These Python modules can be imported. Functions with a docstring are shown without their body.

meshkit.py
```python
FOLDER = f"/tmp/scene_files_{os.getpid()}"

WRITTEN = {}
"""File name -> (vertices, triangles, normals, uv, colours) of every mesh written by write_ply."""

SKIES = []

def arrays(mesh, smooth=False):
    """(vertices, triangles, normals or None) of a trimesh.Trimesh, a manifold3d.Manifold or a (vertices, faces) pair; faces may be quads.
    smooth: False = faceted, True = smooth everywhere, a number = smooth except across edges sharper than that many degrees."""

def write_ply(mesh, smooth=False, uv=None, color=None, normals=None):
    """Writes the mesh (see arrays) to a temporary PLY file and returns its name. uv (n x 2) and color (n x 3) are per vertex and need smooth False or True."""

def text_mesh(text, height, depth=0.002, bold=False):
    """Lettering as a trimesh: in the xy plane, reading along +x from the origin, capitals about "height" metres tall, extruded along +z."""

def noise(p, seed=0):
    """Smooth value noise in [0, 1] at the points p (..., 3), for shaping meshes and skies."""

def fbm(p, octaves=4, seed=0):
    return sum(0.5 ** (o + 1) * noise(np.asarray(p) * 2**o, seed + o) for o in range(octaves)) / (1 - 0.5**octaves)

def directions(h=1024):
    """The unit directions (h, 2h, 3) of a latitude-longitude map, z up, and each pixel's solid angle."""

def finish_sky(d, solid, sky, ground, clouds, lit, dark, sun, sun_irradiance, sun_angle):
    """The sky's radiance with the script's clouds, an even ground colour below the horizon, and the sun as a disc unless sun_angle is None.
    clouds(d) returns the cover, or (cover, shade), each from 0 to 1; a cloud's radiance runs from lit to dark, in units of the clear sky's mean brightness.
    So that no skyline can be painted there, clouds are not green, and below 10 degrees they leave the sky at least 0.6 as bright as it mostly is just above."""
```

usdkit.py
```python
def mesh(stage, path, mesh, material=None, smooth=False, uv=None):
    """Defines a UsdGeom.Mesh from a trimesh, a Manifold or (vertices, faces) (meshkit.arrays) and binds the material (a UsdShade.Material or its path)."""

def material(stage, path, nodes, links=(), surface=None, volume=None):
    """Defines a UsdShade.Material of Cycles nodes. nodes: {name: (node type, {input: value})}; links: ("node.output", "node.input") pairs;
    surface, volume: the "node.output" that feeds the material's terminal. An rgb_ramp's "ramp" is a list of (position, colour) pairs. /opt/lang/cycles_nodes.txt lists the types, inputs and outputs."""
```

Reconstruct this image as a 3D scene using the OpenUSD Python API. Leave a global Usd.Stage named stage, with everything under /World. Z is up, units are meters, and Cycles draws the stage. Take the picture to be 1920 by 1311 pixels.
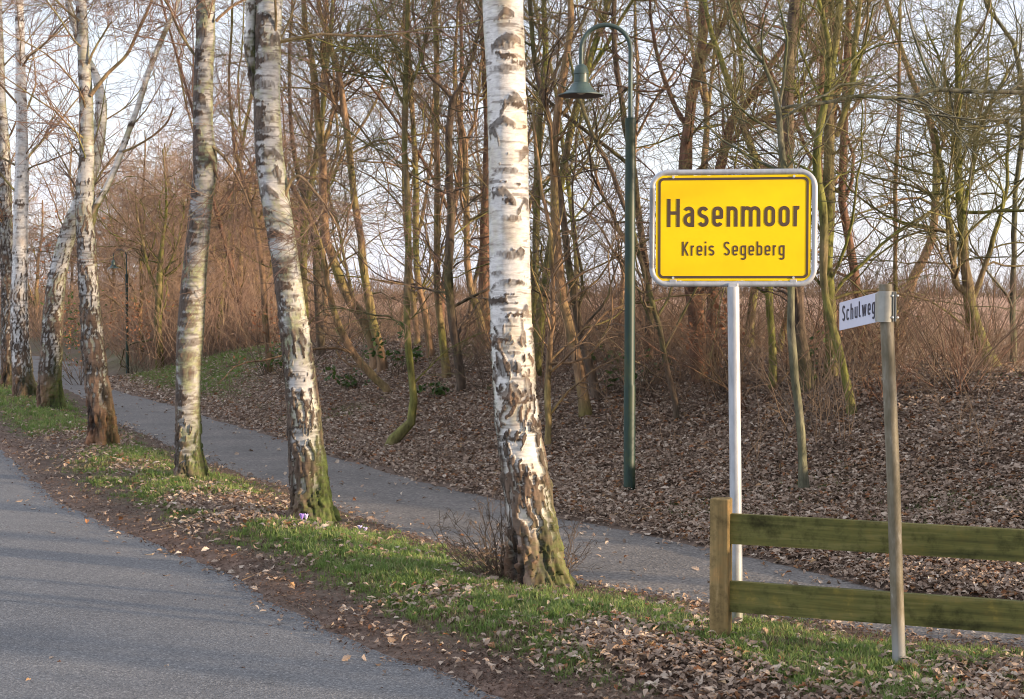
import math
import numpy as np, trimesh, usdkit, meshkit
from scipy.interpolate import PchipInterpolator, RegularGridInterpolator
from shapely.geometry import LineString, Polygon, Point, MultiPolygon
from shapely.ops import unary_union
from shapely import affinity
from pxr import Usd, UsdGeom, UsdLux, UsdShade, Sdf, Gf, Vt

stage = Usd.Stage.CreateInMemory()
UsdGeom.SetStageUpAxis(stage, 'Z')
UsdGeom.SetStageMetersPerUnit(stage, 1.0)
stage.SetDefaultPrim(UsdGeom.Xform.Define(stage, '/World').GetPrim())
UsdGeom.Scope.Define(stage, '/World/Looks')

# ---------------------------------------------------------------- camera, sky, sun, exposure
EYE, FPX, PW, PH = 1.68, 2900.0, 1920.0, 1311.0
PITCH = math.atan(105.5 / FPX)
EXPOSURE = 1.24
SUN_AZ, SUN_EL = math.radians(111.0), math.radians(7.0)
SKY_STRENGTH, SUN_INTENSITY = 0.15, 1.05

cam = UsdGeom.Camera.Define(stage, '/World/camera')
cam.CreateHorizontalApertureAttr(36.0)
cam.CreateVerticalApertureAttr(36.0 * 699 / 1024)
cam.CreateFocalLengthAttr(36.0 * FPX / PW)
cam.CreateClippingRangeAttr(Gf.Vec2f(0.05, 5000))
cam.CreateExposureAttr(EXPOSURE)
cam.AddTranslateOp().Set(Gf.Vec3d(0, 0, EYE))
cam.AddRotateXOp().Set(90 - math.degrees(PITCH))


def mat(name, nodes, links, surface):
    return usdkit.material(stage, '/World/Looks/' + name, nodes, links, surface=surface)


sky = UsdLux.DomeLight.Define(stage, '/World/sky')
sky_mat = mat('sky_light', {
    'sky': ('sky_texture', {'sky_type': 'single_scattering', 'sun_disc': False, 'sun_elevation': SUN_EL, 'sun_rotation': SUN_AZ,
                            'air_density': 1.0, 'aerosol_density': 1.0, 'ozone_density': 1.0}),
    'tc': ('texture_coordinate', {}),
    'map': ('mapping', {'scale': (1.0, 1.0, 3.0)}),
    'n': ('noise_texture', {'scale': 5.0, 'detail': 5.0, 'roughness': 0.6}),
    'cover': ('map_range', {'from_min': 0.35, 'from_max': 0.68, 'to_min': 0.72, 'to_max': 0.95, 'clamp': True}),
    'mix': ('mix', {'color2': (2.95, 3.08, 3.55)}),
    'bg': ('background_shader', {'strength': SKY_STRENGTH}),
}, [('tc.generated', 'map.vector'), ('map.vector', 'n.vector'), ('n.fac', 'cover.value'), ('cover.result', 'mix.fac'),
    ('sky.color', 'mix.color1'), ('mix.color', 'bg.color')], 'bg.background')
UsdShade.MaterialBindingAPI.Apply(sky.GetPrim()).Bind(sky_mat)
sky.GetPrim().SetCustomDataByKey('kind', 'structure')

sun = UsdLux.DistantLight.Define(stage, '/World/sun')
sun.CreateIntensityAttr(SUN_INTENSITY)
sun.CreateNormalizeAttr(True)
sun.CreateAngleAttr(1.0)
sun.CreateColorAttr(Gf.Vec3f(1.0, 0.76, 0.52))
_sd = np.array([math.cos(SUN_EL) * math.sin(SUN_AZ), math.cos(SUN_EL) * math.cos(SUN_AZ), math.sin(SUN_EL)])
_x = np.cross([0, 0, 1.0], _sd); _x /= np.linalg.norm(_x)
_y = np.cross(_sd, _x)
sun.AddTransformOp().Set(Gf.Matrix4d(*_x, 0, *_y, 0, *_sd, 0, 0, 0, 20, 1))

# ---------------------------------------------------------------- helpers
used = {}


def path_of(name, parent=None):
    base = str(parent.GetPath()) if parent is not None else '/World'
    k = used.get((base, name), 0)
    used[(base, name)] = k + 1
    return f'{base}/{name}' + (f'_{k:03d}' if k else '')


def tag(prim, label=None, cat=None, group=None, kind=None, category=None):
    cat = cat or category
    for k, v in (('label', label), ('category', cat), ('group', group), ('kind', kind)):
        if v:
            prim.SetCustomDataByKey(k, v)
    return prim


def thing(name, label, cat, loc=(0, 0, 0), rotz=0.0, group=None):
    x = UsdGeom.Xform.Define(stage, path_of(name))
    x.AddTranslateOp().Set(Gf.Vec3d(*map(float, loc)))
    if rotz:
        x.AddRotateZOp().Set(math.degrees(rotz))
    p = x.GetPrim()
    tag(p, label, cat, group)
    p.base = np.array(loc, float) if False else None
    return p


def obj(name, mesh, material, parent=None, smooth=False, colors=None, **tags):
    m = usdkit.mesh(stage, path_of(name, parent), mesh, material, smooth=smooth)
    if colors is not None:
        UsdGeom.PrimvarsAPI(m).CreatePrimvar('tint', Sdf.ValueTypeNames.Color3fArray, 'vertex').Set(Vt.Vec3fArray.FromNumpy(np.asarray(colors, np.float32)))
    return tag(m.GetPrim(), **tags)


def curves(name, paths, widths, material, parent=None, **tags):
    """paths: list of arrays (n, k, 3); widths: list of (n, k)."""
    c = UsdGeom.BasisCurves.Define(stage, path_of(name, parent))
    c.CreateTypeAttr('linear')
    c.CreateCurveVertexCountsAttr(Vt.IntArray.FromNumpy(np.concatenate([np.full(len(p), p.shape[1], np.int32) for p in paths])))
    c.CreatePointsAttr(Vt.Vec3fArray.FromNumpy(np.concatenate([p.reshape(-1, 3) for p in paths]).astype(np.float32)))
    c.CreateWidthsAttr(Vt.FloatArray.FromNumpy(np.concatenate([w.reshape(-1) for w in widths]).astype(np.float32)))
    c.SetWidthsInterpolation('vertex')
    UsdShade.MaterialBindingAPI.Apply(c.GetPrim()).Bind(material)
    return tag(c.GetPrim(), **tags)


def norm(a):
    return a / np.maximum(np.linalg.norm(a, axis=-1, keepdims=True), 1e-12)


def tubes(P, R, sides=6, cap=False, ref=None):
    """P (n,k,3), R (n,k) -> vertices, faces of n tapered tubes."""
    n, k, _ = P.shape
    T = norm(np.gradient(P, axis=1))
    if ref is None:
        ref = np.where(np.abs(T.mean(1))[:, 2:] > 0.6, [[1.0, 0, 0]], [[0, 0, 1.0]])[:, None, :]
    A = norm(np.cross(T, ref))
    B = np.cross(T, A)
    ang = np.arange(sides) * 2 * np.pi / sides
    V = P[:, :, None] + R[:, :, None, None] * (np.cos(ang)[:, None] * A[:, :, None] + np.sin(ang)[:, None] * B[:, :, None])
    i, j = np.meshgrid(np.arange(k - 1), np.arange(sides), indexing='ij')
    q = np.stack([i * sides + j, (i + 1) * sides + j, (i + 1) * sides + (j + 1) % sides, i * sides + (j + 1) % sides], -1).reshape(-1, 4)
    q = (q[None] + (np.arange(n) * k * sides)[:, None, None]).reshape(-1, 4)
    f = np.vstack([q[:, [0, 2, 1]], q[:, [0, 3, 2]]])
    V = V.reshape(-1, 3)
    if cap:
        c0 = len(V)
        ends = np.concatenate([P[:, 0], P[:, -1]])
        V = np.vstack([V, ends])
        extra = []
        for a in range(n):
            o = a * k * sides
            for j in range(sides):
                extra.append([c0 + a, o + j, o + (j + 1) % sides])
                extra.append([c0 + n + a, o + (k - 1) * sides + (j + 1) % sides, o + (k - 1) * sides + j])
        f = np.vstack([f, extra])
    return V, f


def tube(points, radii, sides=12, cap=True, ref=None):
    p = np.asarray(points, float)[None]
    return tubes(p, np.broadcast_to(np.asarray(radii, float), p.shape[:2]), sides, cap, ref)


def lathe(profile, n=32):
    """profile: (r, z) list -> mesh about z."""
    pr = np.asarray(profile, float)
    a = np.arange(n) * 2 * np.pi / n
    V = np.stack([pr[:, None, 0] * np.cos(a), pr[:, None, 0] * np.sin(a), np.broadcast_to(pr[:, None, 1], (len(pr), n))], -1).reshape(-1, 3)
    i, j = np.meshgrid(np.arange(len(pr) - 1), np.arange(n), indexing='ij')
    q = np.stack([i * n + j, i * n + (j + 1) % n, (i + 1) * n + (j + 1) % n, (i + 1) * n + j], -1).reshape(-1, 4)
    return V, np.vstack([q[:, [0, 1, 2]], q[:, [0, 2, 3]]])


def joined(*parts):
    vs, fs, n = [], [], 0
    for p in parts:
        v, f, _ = meshkit.arrays(p)
        vs.append(v); fs.append(f + n); n += len(v)
    return np.vstack(vs), np.vstack(fs)


def rounded_box(sx, sy, sz, r=0.006, seg=2):
    import manifold3d as m3
    s = m3.Manifold.sphere(r, 8)
    pts = [(a * (sx / 2 - r), b * (sy / 2 - r), c * (sz / 2 - r)) for a in (-1, 1) for b in (-1, 1) for c in (-1, 1)]
    return m3.Manifold.batch_hull([s.translate(p) for p in pts])


def resample(P, k):
    P = np.asarray(P, float)
    s = np.r_[0, np.cumsum(np.linalg.norm(np.diff(P[:, :3], axis=0), axis=1))]
    return PchipInterpolator(s, P)(np.linspace(0, s[-1], k))


_F = np.array([0, math.cos(PITCH), -math.sin(PITCH)])
_U = np.array([0, math.sin(PITCH), math.cos(PITCH)])


def ray(px, py):
    px, py = np.asarray(px, float), np.asarray(py, float)
    return _F + ((px - PW / 2) / FPX)[..., None] * np.array([1.0, 0, 0]) + (-(py - PH / 2) / FPX)[..., None] * _U


def at_depth(px, py, Y):
    d = ray(px, py)
    return np.array([0, 0, EYE]) + d * (np.asarray(Y) / d[..., 1])[..., None]


def flat(px, py, z=0.0):
    d = ray(px, py)
    return np.array([0, 0, EYE]) + d * ((z - EYE) / d[..., 2])[..., None]


def sstep(a, b, x):
    t = np.clip((x - a) / (b - a), 0, 1)
    return t * t * (3 - 2 * t)


def n2(x, y, s, seed=0, o=3):
    x, y = np.broadcast_arrays(np.asarray(x, float), np.asarray(y, float))
    return meshkit.fbm(np.stack([x * s, y * s, np.full(x.shape, 0.37 + seed)], -1), o, seed)


# ---------------------------------------------------------------- plan of road and path (ground metres)
def plan(px, before, after):
    p = np.array(px, float)
    return np.vstack([before, flat(p[:, 0], p[:, 1])[:, :2], after])


ROAD = plan([(0, 845), (100, 938), (215, 990), (330, 1040), (440, 1083), (560, 1155), (700, 1220), (800, 1260), (940, 1313)],
            [(-34, 62), (-18, 42), (-12.0, 31), (-8.6, 23.5)], [(0.9, 5.65), (2.0, 4.85), (4, 3.7), (9, 1.3), (26, -6)])
PATH_N = plan([(135, 733), (165, 747), (215, 790), (330, 836), (400, 870), (540, 915), (640, 955), (760, 997), (900, 1032), (1070, 1088), (1330, 1134), (1500, 1160), (1700, 1192), (1920, 1212)],
              [(-36, 71), (-21, 51), (-13, 37.5)], [(3.6, 6.8), (5.2, 6.0), (10, 3.8), (27, -3.6)])
PATH_F = plan([(215, 733), (330, 763), (400, 787), (540, 827), (610, 853), (800, 906), (940, 940), (1060, 975), (1200, 1001), (1330, 1028), (1480, 1062), (1560, 1085), (1660, 1110)],
              [(-33, 72.5), (-18.5, 52.5), (-11, 38.5)], [(3.1, 8.05), (4.5, 7.3), (6.0, 6.6), (10.7, 4.6), (27.7, -2.8)])


def sdist(line, x, y):
    """Signed distance to a polyline that runs from far left to near right; positive on its far right side."""
    p = np.stack([np.ravel(x), np.ravel(y)], -1)
    best, sign = np.full(len(p), 1e9), np.zeros(len(p))
    for a, b in zip(line[:-1], line[1:]):
        ab = b - a
        t = np.clip(((p - a) @ ab) / (ab @ ab), 0, 1)
        dv = p - (a + t[:, None] * ab)
        d = np.hypot(dv[:, 0], dv[:, 1])
        s = ab[0] * (p[:, 1] - a[1]) - ab[1] * (p[:, 0] - a[0])
        hit = d < best
        best = np.where(hit, d, best)
        sign = np.where(hit, s, sign)
    return (np.sign(sign) * best).reshape(np.shape(x))


def crest(x, y):
    """Height of the bank top: low at the far left of the path, 0.95 m by the signs."""
    return 0.45 + 0.5 * sstep(-7, 0.5, x + 0.02 * y)


def bank(d, x, y):
    w = 3.0 + 1.4 * sstep(-6, 2, x)
    return crest(x, y) * sstep(0.0, 1, 0.06 + 0.94 * np.clip(d / w, 0, 1)) * (d > 0)


def terrain(x, y):
    """(height, masks) of the soil."""
    x, y = np.asarray(x, float), np.asarray(y, float)
    dr, dn, df = sdist(ROAD, x, y), sdist(PATH_N, x, y), sdist(PATH_F, x, y)
    e1 = (n2(x, y, 2.2, 1) - 0.5) * 0.26 + (n2(x, y, 9, 2) - 0.5) * 0.10
    e2 = (n2(x, y, 2.6, 3) - 0.5) * 0.22 + (n2(x, y, 9, 4) - 0.5) * 0.10
    h = np.full(x.shape, -0.05)
    verge = np.minimum(dr + e1, -(dn + e2))
    hv = -0.05 + 0.075 * sstep(-0.25, 0.22, verge) + 0.055 * sstep(0.2, 0.9, verge) + (n2(x, y, 1.3, 5) - 0.5) * 0.06 * sstep(0, 0.5, verge) + (n2(x, y, 8, 6) - 0.5) * 0.03 * sstep(-0.1, 0.3, verge)
    dd = df + e2
    hs = -0.05 + 0.07 * sstep(-0.25, 0.2, dd) + bank(dd, x, y) + (n2(x, y, 0.7, 7) - 0.5) * 0.22 * sstep(0.3, 3, dd) + (n2(x, y, 5, 8) - 0.5) * 0.07 * sstep(0, 0.6, dd)
    far = np.hypot(x, y)
    hs = hs + 0.55 * sstep(60, 420, far) * (dd > 0)
    h = np.where(df > -0.35, hs, np.where(dn < 0.35, hv, h))
    return h, (dr, dn, df, verge, dd)


def height(x, y):
    return terrain(np.asarray(x, float), np.asarray(y, float))[0]


def on_ground(px, py):
    """Where the sight line through a pixel meets the soil."""
    d = ray(float(px), float(py))
    ts = np.geomspace(4.0, 120, 1500) / d[1]
    p = np.array([0, 0, EYE]) + ts[:, None] * d
    below = p[:, 2] < height(p[:, 0], p[:, 1])
    k = int(np.argmax(below)) if below.any() else len(ts) - 1
    return p[k]


# ---------------------------------------------------------------- materials
def principled(name, color, rough=0.6, **kw):
    return mat(name, {'p': ('principled_bsdf', {'base_color': color, 'roughness': rough, **kw})}, [], 'p.BSDF')


M = {}
M['asphalt'] = mat('asphalt', {
    'g': ('geometry', {}),
    'big': ('noise_texture', {'scale': 0.55, 'detail': 4.0, 'roughness': 0.6}),
    'str': ('mapping', {'scale': (0.9, 2.2, 1.0), 'rotation': (0, 0, 0.75)}),
    'pat': ('noise_texture', {'scale': 1.6, 'detail': 5.0, 'roughness': 0.65}),
    'r1': ('rgb_ramp', {'ramp': [(0.3, (0.122, 0.123, 0.127)), (0.5, (0.147, 0.148, 0.151)), (0.72, (0.186, 0.182, 0.178))]}),
    'mixf': ('math', {'math_type': 'multiply_add', 'value2': 0.5, 'value3': 0.0}),
    'add': ('math', {'math_type': 'multiply_add', 'value2': 0.5}),
    'gr': ('voronoi_texture', {'scale': 150.0}),
    'grr': ('rgb_ramp', {'ramp': [(0.0, (0.5, 0.5, 0.52)), (0.45, (0.95, 0.95, 0.96)), (0.82, (1.12, 1.11, 1.1)), (0.93, (1.45, 1.42, 1.38)), (1.0, (2.0, 1.95, 1.9))]}),
    'sp': ('separate_color', {}),
    'n2': ('noise_texture', {'scale': 60.0, 'detail': 3.0}),
    'gr2': ('rgb_ramp', {'ramp': [(0.3, (0.72, 0.72, 0.72)), (0.7, (1.25, 1.25, 1.25))]}),
    'm1': ('mix', {'mix_type': 'multiply', 'fac': 1.0}),
    'm2': ('mix', {'mix_type': 'multiply', 'fac': 0.8}),
    'wn': ('noise_texture', {'scale': 2.5, 'detail': 4.0, 'roughness': 0.7}),
    'wv': ('vector_math', {'math_type': 'scale', 'scale': 0.55}),
    'wa': ('vector_math', {'math_type': 'add'}),
    'ck': ('voronoi_texture', {'feature': 'distance_to_edge', 'scale': 0.42}),
    'ckr': ('map_range', {'from_min': 0.0, 'from_max': 0.006, 'to_min': 0.0, 'to_max': 1.0, 'clamp': True}),
    'ckm': ('noise_texture', {'scale': 0.8, 'detail': 2.0}),
    'ckw': ('map_range', {'from_min': 0.45, 'from_max': 0.6, 'to_min': 0.0, 'to_max': 0.6, 'clamp': True}),
    'crk': ('mix', {'color2': (1.0, 1.0, 1.0), 'color1': (0.35, 0.34, 0.33)}),
    'mc': ('mix', {'mix_type': 'multiply'}),
    'st': ('noise_texture', {'scale': 0.28, 'detail': 6.0, 'roughness': 0.7, 'distortion': 0.6}),
    'sr': ('rgb_ramp', {'ramp': [(0.32, (0.80, 0.80, 0.81)), (0.48, (1, 1, 1)), (0.6, (1.06, 1.05, 1.03)), (0.74, (1.16, 1.12, 1.07))]}),
    'ms': ('mix', {'mix_type': 'multiply', 'fac': 1.0}),
    'b': ('bump', {'strength': 0.5, 'distance': 0.004}),
    'p': ('principled_bsdf', {'roughness': 0.75, 'specular_ior_level': 0.4}),
}, [('g.position', 'big.vector'), ('g.position', 'str.vector'), ('str.vector', 'pat.vector'), ('big.fac', 'mixf.value1'), ('pat.fac', 'add.value1'), ('mixf.value', 'add.value3'), ('add.value', 'r1.fac'),
    ('g.position', 'gr.vector'), ('gr.color', 'sp.color'), ('sp.r', 'grr.fac'), ('g.position', 'n2.vector'), ('n2.fac', 'gr2.fac'),
    ('r1.color', 'm1.color1'), ('grr.color', 'm1.color2'), ('m1.color', 'm2.color1'), ('gr2.color', 'm2.color2'),
    ('g.position', 'wn.vector'), ('wn.color', 'wv.vector1'), ('g.position', 'wa.vector1'), ('wv.vector', 'wa.vector2'), ('wa.vector', 'ck.vector'), ('ck.distance', 'ckr.value'), ('ckr.result', 'crk.fac'), ('g.position', 'ckm.vector'),
    ('ckm.fac', 'ckw.value'), ('ckw.result', 'mc.fac'), ('m2.color', 'mc.color1'), ('crk.color', 'mc.color2'), ('g.position', 'st.vector'), ('st.fac', 'sr.fac'), ('mc.color', 'ms.color1'), ('sr.color', 'ms.color2'), ('ms.color', 'p.base_color'),
    ('gr.distance', 'b.height'), ('b.normal', 'p.normal')], 'p.BSDF')

M['path'] = mat('path_surface', {
    'g': ('geometry', {}),
    'big': ('noise_texture', {'scale': 1.3, 'detail': 5.0, 'roughness': 0.65}),
    'r1': ('rgb_ramp', {'ramp': [(0.3, (0.120, 0.111, 0.103)), (0.52, (0.158, 0.145, 0.134)), (0.72, (0.205, 0.182, 0.162))]}),
    'gr': ('voronoi_texture', {'scale': 70.0}),
    'sp': ('separate_color', {}),
    'grr': ('rgb_ramp', {'ramp': [(0.0, (0.6, 0.6, 0.6)), (0.5, (1, 1, 1)), (0.9, (1.2, 1.2, 1.2)), (1.0, (1.8, 1.75, 1.7))]}),
    'm1': ('mix', {'mix_type': 'multiply', 'fac': 1.0}),
    'b': ('bump', {'strength': 0.5, 'distance': 0.005}),
    'p': ('principled_bsdf', {'roughness': 0.85}),
}, [('g.position', 'big.vector'), ('big.fac', 'r1.fac'), ('g.position', 'gr.vector'), ('gr.color', 'sp.color'), ('sp.r', 'grr.fac'), ('r1.color', 'm1.color1'), ('grr.color', 'm1.color2'),
    ('m1.color', 'p.base_color'), ('gr.distance', 'b.height'), ('b.normal', 'p.normal')], 'p.BSDF')

M['soil'] = mat('soil', {
    'a': ('attribute', {'attribute': 'tint'}),
    'g': ('geometry', {}),
    'n': ('noise_texture', {'scale': 14.0, 'detail': 6.0, 'roughness': 0.7}),
    'r': ('rgb_ramp', {'ramp': [(0.25, (0.45, 0.45, 0.45)), (0.5, (1, 1, 1)), (0.75, (1.6, 1.55, 1.5))]}),
    'm': ('mix', {'mix_type': 'multiply', 'fac': 1.0}),
    'n2': ('noise_texture', {'scale': 45.0, 'detail': 4.0, 'roughness': 0.7}),
    'b': ('bump', {'strength': 0.8, 'distance': 0.02}),
    'p': ('principled_bsdf', {'roughness': 0.95, 'specular_ior_level': 0.15}),
}, [('g.position', 'n.vector'), ('n.fac', 'r.fac'), ('a.color', 'm.color1'), ('r.color', 'm.color2'), ('m.color', 'p.base_color'),
    ('g.position', 'n2.vector'), ('n2.fac', 'b.height'), ('b.normal', 'p.normal')], 'p.BSDF')

M['birch_bark'] = mat('birch_bark', {
    'a': ('attribute', {'attribute': 'tint'}),
    'g': ('geometry', {}),
    'mp': ('mapping', {'scale': (14, 14, 60)}),
    'n': ('noise_texture', {'scale': 1.0, 'detail': 4.0, 'roughness': 0.7}),
    'r': ('rgb_ramp', {'ramp': [(0.3, (0.72, 0.70, 0.68)), (0.5, (1, 1, 1)), (0.7, (1.12, 1.12, 1.12))]}),
    'm': ('mix', {'mix_type': 'multiply', 'fac': 1.0}),
    'b': ('bump', {'strength': 0.35, 'distance': 0.006}),
    'p': ('principled_bsdf', {'roughness': 0.75, 'specular_ior_level': 0.25}),
}, [('g.position', 'mp.vector'), ('mp.vector', 'n.vector'), ('n.fac', 'r.fac'), ('a.color', 'm.color1'), ('r.color', 'm.color2'), ('m.color', 'p.base_color'), ('n.fac', 'b.height'), ('b.normal', 'p.normal')], 'p.BSDF')


def bark(name, brown, green, amount=0.5):
    return mat(name, {
        'g': ('geometry', {}), 'oi': ('object_info', {}),
        'mp': ('mapping', {'scale': (18, 18, 5)}),
        'n': ('noise_texture', {'scale': 1.0, 'detail': 5.0, 'roughness': 0.65}),
        'n2': ('noise_texture', {'scale': 1.4, 'detail': 3.0}),
        'f': ('map_range', {'from_min': 0.62 - amount * 0.35, 'from_max': 0.86 - amount * 0.35, 'clamp': True}),
        'mix': ('mix', {'color1': brown, 'color2': green}),
        'r': ('rgb_ramp', {'ramp': [(0.28, (0.25, 0.25, 0.27)), (0.42, (0.75, 0.75, 0.75)), (0.55, (1.15, 1.13, 1.1)), (0.72, (1.9, 1.85, 1.75))]}),
        'm': ('mix', {'mix_type': 'multiply', 'fac': 1.0}),
        'b': ('bump', {'strength': 0.9, 'distance': 0.02}),
        'p': ('principled_bsdf', {'roughness': 0.85, 'specular_ior_level': 0.2}),
    }, [('g.position', 'mp.vector'), ('mp.vector', 'n.vector'), ('g.position', 'n2.vector'), ('n2.fac', 'f.value'), ('f.result', 'mix.fac'), ('n.fac', 'r.fac'), ('mix.color', 'm.color1'),
        ('r.color', 'm.color2'), ('m.color', 'p.base_color'), ('n.fac', 'b.height'), ('b.normal', 'p.normal')], 'p.BSDF')


M['bark_green'] = bark('bark_green', (0.145, 0.110, 0.066), (0.135, 0.140, 0.038), 0.75)
M['bark_brown'] = bark('bark_brown', (0.215, 0.140, 0.084), (0.165, 0.155, 0.050), 0.5)
M['bark_dark'] = bark('bark_dark', (0.105, 0.078, 0.058), (0.097, 0.097, 0.038), 0.4)
M['bark_red'] = bark('bark_red', (0.155, 0.088, 0.060), (0.118, 0.095, 0.045), 0.3)
M['bark_grey'] = bark('bark_grey', (0.125, 0.118, 0.088), (0.095, 0.105, 0.052), 0.6)
M['twig'] = principled('twig_bark', (0.125, 0.090, 0.064), 0.8, specular_ior_level=0.2)
M['twig_green'] = principled('twig_green_bark', (0.115, 0.105, 0.050), 0.8, specular_ior_level=0.2)
M['twig_red'] = principled('twig_red_bark', (0.185, 0.125, 0.090), 0.8, specular_ior_level=0.2)
M['twig_far_hazed'] = principled('twig_far_haze_tint', (0.27, 0.185, 0.13), 0.8, specular_ior_level=0.2)  # lightened twig colour: haze and sunlight on the far wood painted into the tan
M['twig_birch'] = principled('twig_birch_bark', (0.19, 0.12, 0.088), 0.7, specular_ior_level=0.2)
M['straw'] = principled('dry_stalk', (0.26, 0.195, 0.125), 0.8)


def leafy(name, stops, rough=0.7, transl=0.25):
    return mat(name, {
        'oi': ('object_info', {}), 'r': ('rgb_ramp', {'ramp': stops}),
        'p': ('principled_bsdf', {'roughness': rough, 'specular_ior_level': 0.3}),
        't': ('translucent_bsdf', {}), 'mx': ('mix_closure', {'fac': transl}),
    }, [('oi.random', 'r.fac'), ('r.color', 'p.base_color'), ('r.color', 't.color'), ('p.BSDF', 'mx.closure1'), ('t.BSDF', 'mx.closure2')], 'mx.closure')


M['leaf_litter'] = leafy('leaf_litter', [(0, (0.165, 0.116, 0.084)), (0.3, (0.265, 0.188, 0.137)), (0.6, (0.36, 0.262, 0.195)), (0.85, (0.45, 0.35, 0.265)), (1.0, (0.57, 0.48, 0.39))], 0.6, 0.08)
M['leaf_orange'] = leafy('leaf_orange', [(0, (0.16, 0.07, 0.03)), (0.4, (0.30, 0.13, 0.055)), (0.75, (0.36, 0.19, 0.09)), (1.0, (0.42, 0.30, 0.17))], 0.6, 0.12)
M['leaf_hung'] = leafy('leaf_hung', [(0, (0.20, 0.085, 0.045)), (1.0, (0.40, 0.20, 0.11))], 0.6, 0.35)
M['crumb'] = leafy('leaf_crumb', [(0, (0.075, 0.046, 0.034)), (0.5, (0.155, 0.098, 0.072)), (0.9, (0.23, 0.155, 0.115)), (1.0, (0.36, 0.28, 0.21))], 0.8, 0.05)
M['grass'] = leafy('grass_blades', [(0, (0.115, 0.18, 0.045)), (0.5, (0.18, 0.27, 0.068)), (0.85, (0.26, 0.32, 0.10)), (1.0, (0.37, 0.34, 0.17))], 0.55, 0.3)
M['grass_dry'] = leafy('grass_dry', [(0, (0.14, 0.10, 0.06)), (1.0, (0.34, 0.27, 0.16))], 0.7, 0.2)
M['evergreen'] = leafy('evergreen_leaf', [(0, (0.03, 0.06, 0.015)), (1.0, (0.08, 0.13, 0.03))], 0.4, 0.2)

# ---------------------------------------------------------------- the ground
def grow_axis(lo, hi, step, out_lo, out_hi, n):
    a = np.arange(lo, hi + step / 2, step)
    g = np.geomspace(step * 2, 1, n)
    left = lo - (lo - out_lo) * (np.geomspace(step, lo - out_lo, n) / (lo - out_lo))[::-1]
    right = hi + np.geomspace(step, out_hi - hi, n)
    return np.r_[left, a, right]


gx = grow_axis(-9.0, 6.5, 0.07, -900, 900, 42)
gy = grow_axis(5.0, 26.0, 0.07, -60, 1500, 42)
GX, GY = np.meshgrid(gx, gy, indexing='ij')
GH, (DR, DN, DF, VG, DD) = terrain(GX, GY)

# patches of grass on the verge: noise plus where the photograph shows them (pixel, pixel, radius in metres, strength)
GRASS_SPOTS = [(520, 1000, .35, 1), (590, 1010, .4, .8), (700, 1010, .35, .7), (640, 1080, .35, 1), (760, 1060, .35, .8), (860, 1080, .35, .7), (740, 1130, .4, .7), (850, 1150, .35, .8),
               (980, 1110, .3, 1), (1100, 1115, .3, 1), (1180, 1140, .25, .8), (1040, 1130, .3, .8), (880, 1215, .3, .6), (1000, 1200, .25, .7), (1200, 1170, .2, .7), (1480, 1200, .35, 1), (1600, 1215, .3, 1), (1420, 1185, .2, .9), (1700, 1215, .2, .7),
               (1120, 1285, .3, .7), (1250, 1290, .2, .3), (420, 905, .5, .9), (370, 905, .5, .8), (290, 850, .6, 1), (200, 860, .5, .4), (100, 785, 1.2, .9), (40, 770, 1.2, .9), (20, 735, 2, 1), (160, 790, .8, .6), (1820, 1240, .25, .5), (1700, 1285, .3, .5), (1300, 1225, .15, .5), (1400, 1235, .2, .6), (1510, 1250, .2, .6), (1640, 1275, .25, .7), (1760, 1290, .2, .5), (900, 1285, .25, .6), (1010, 1300, .2, .6), (1210, 1300, .2, .5)]
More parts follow.
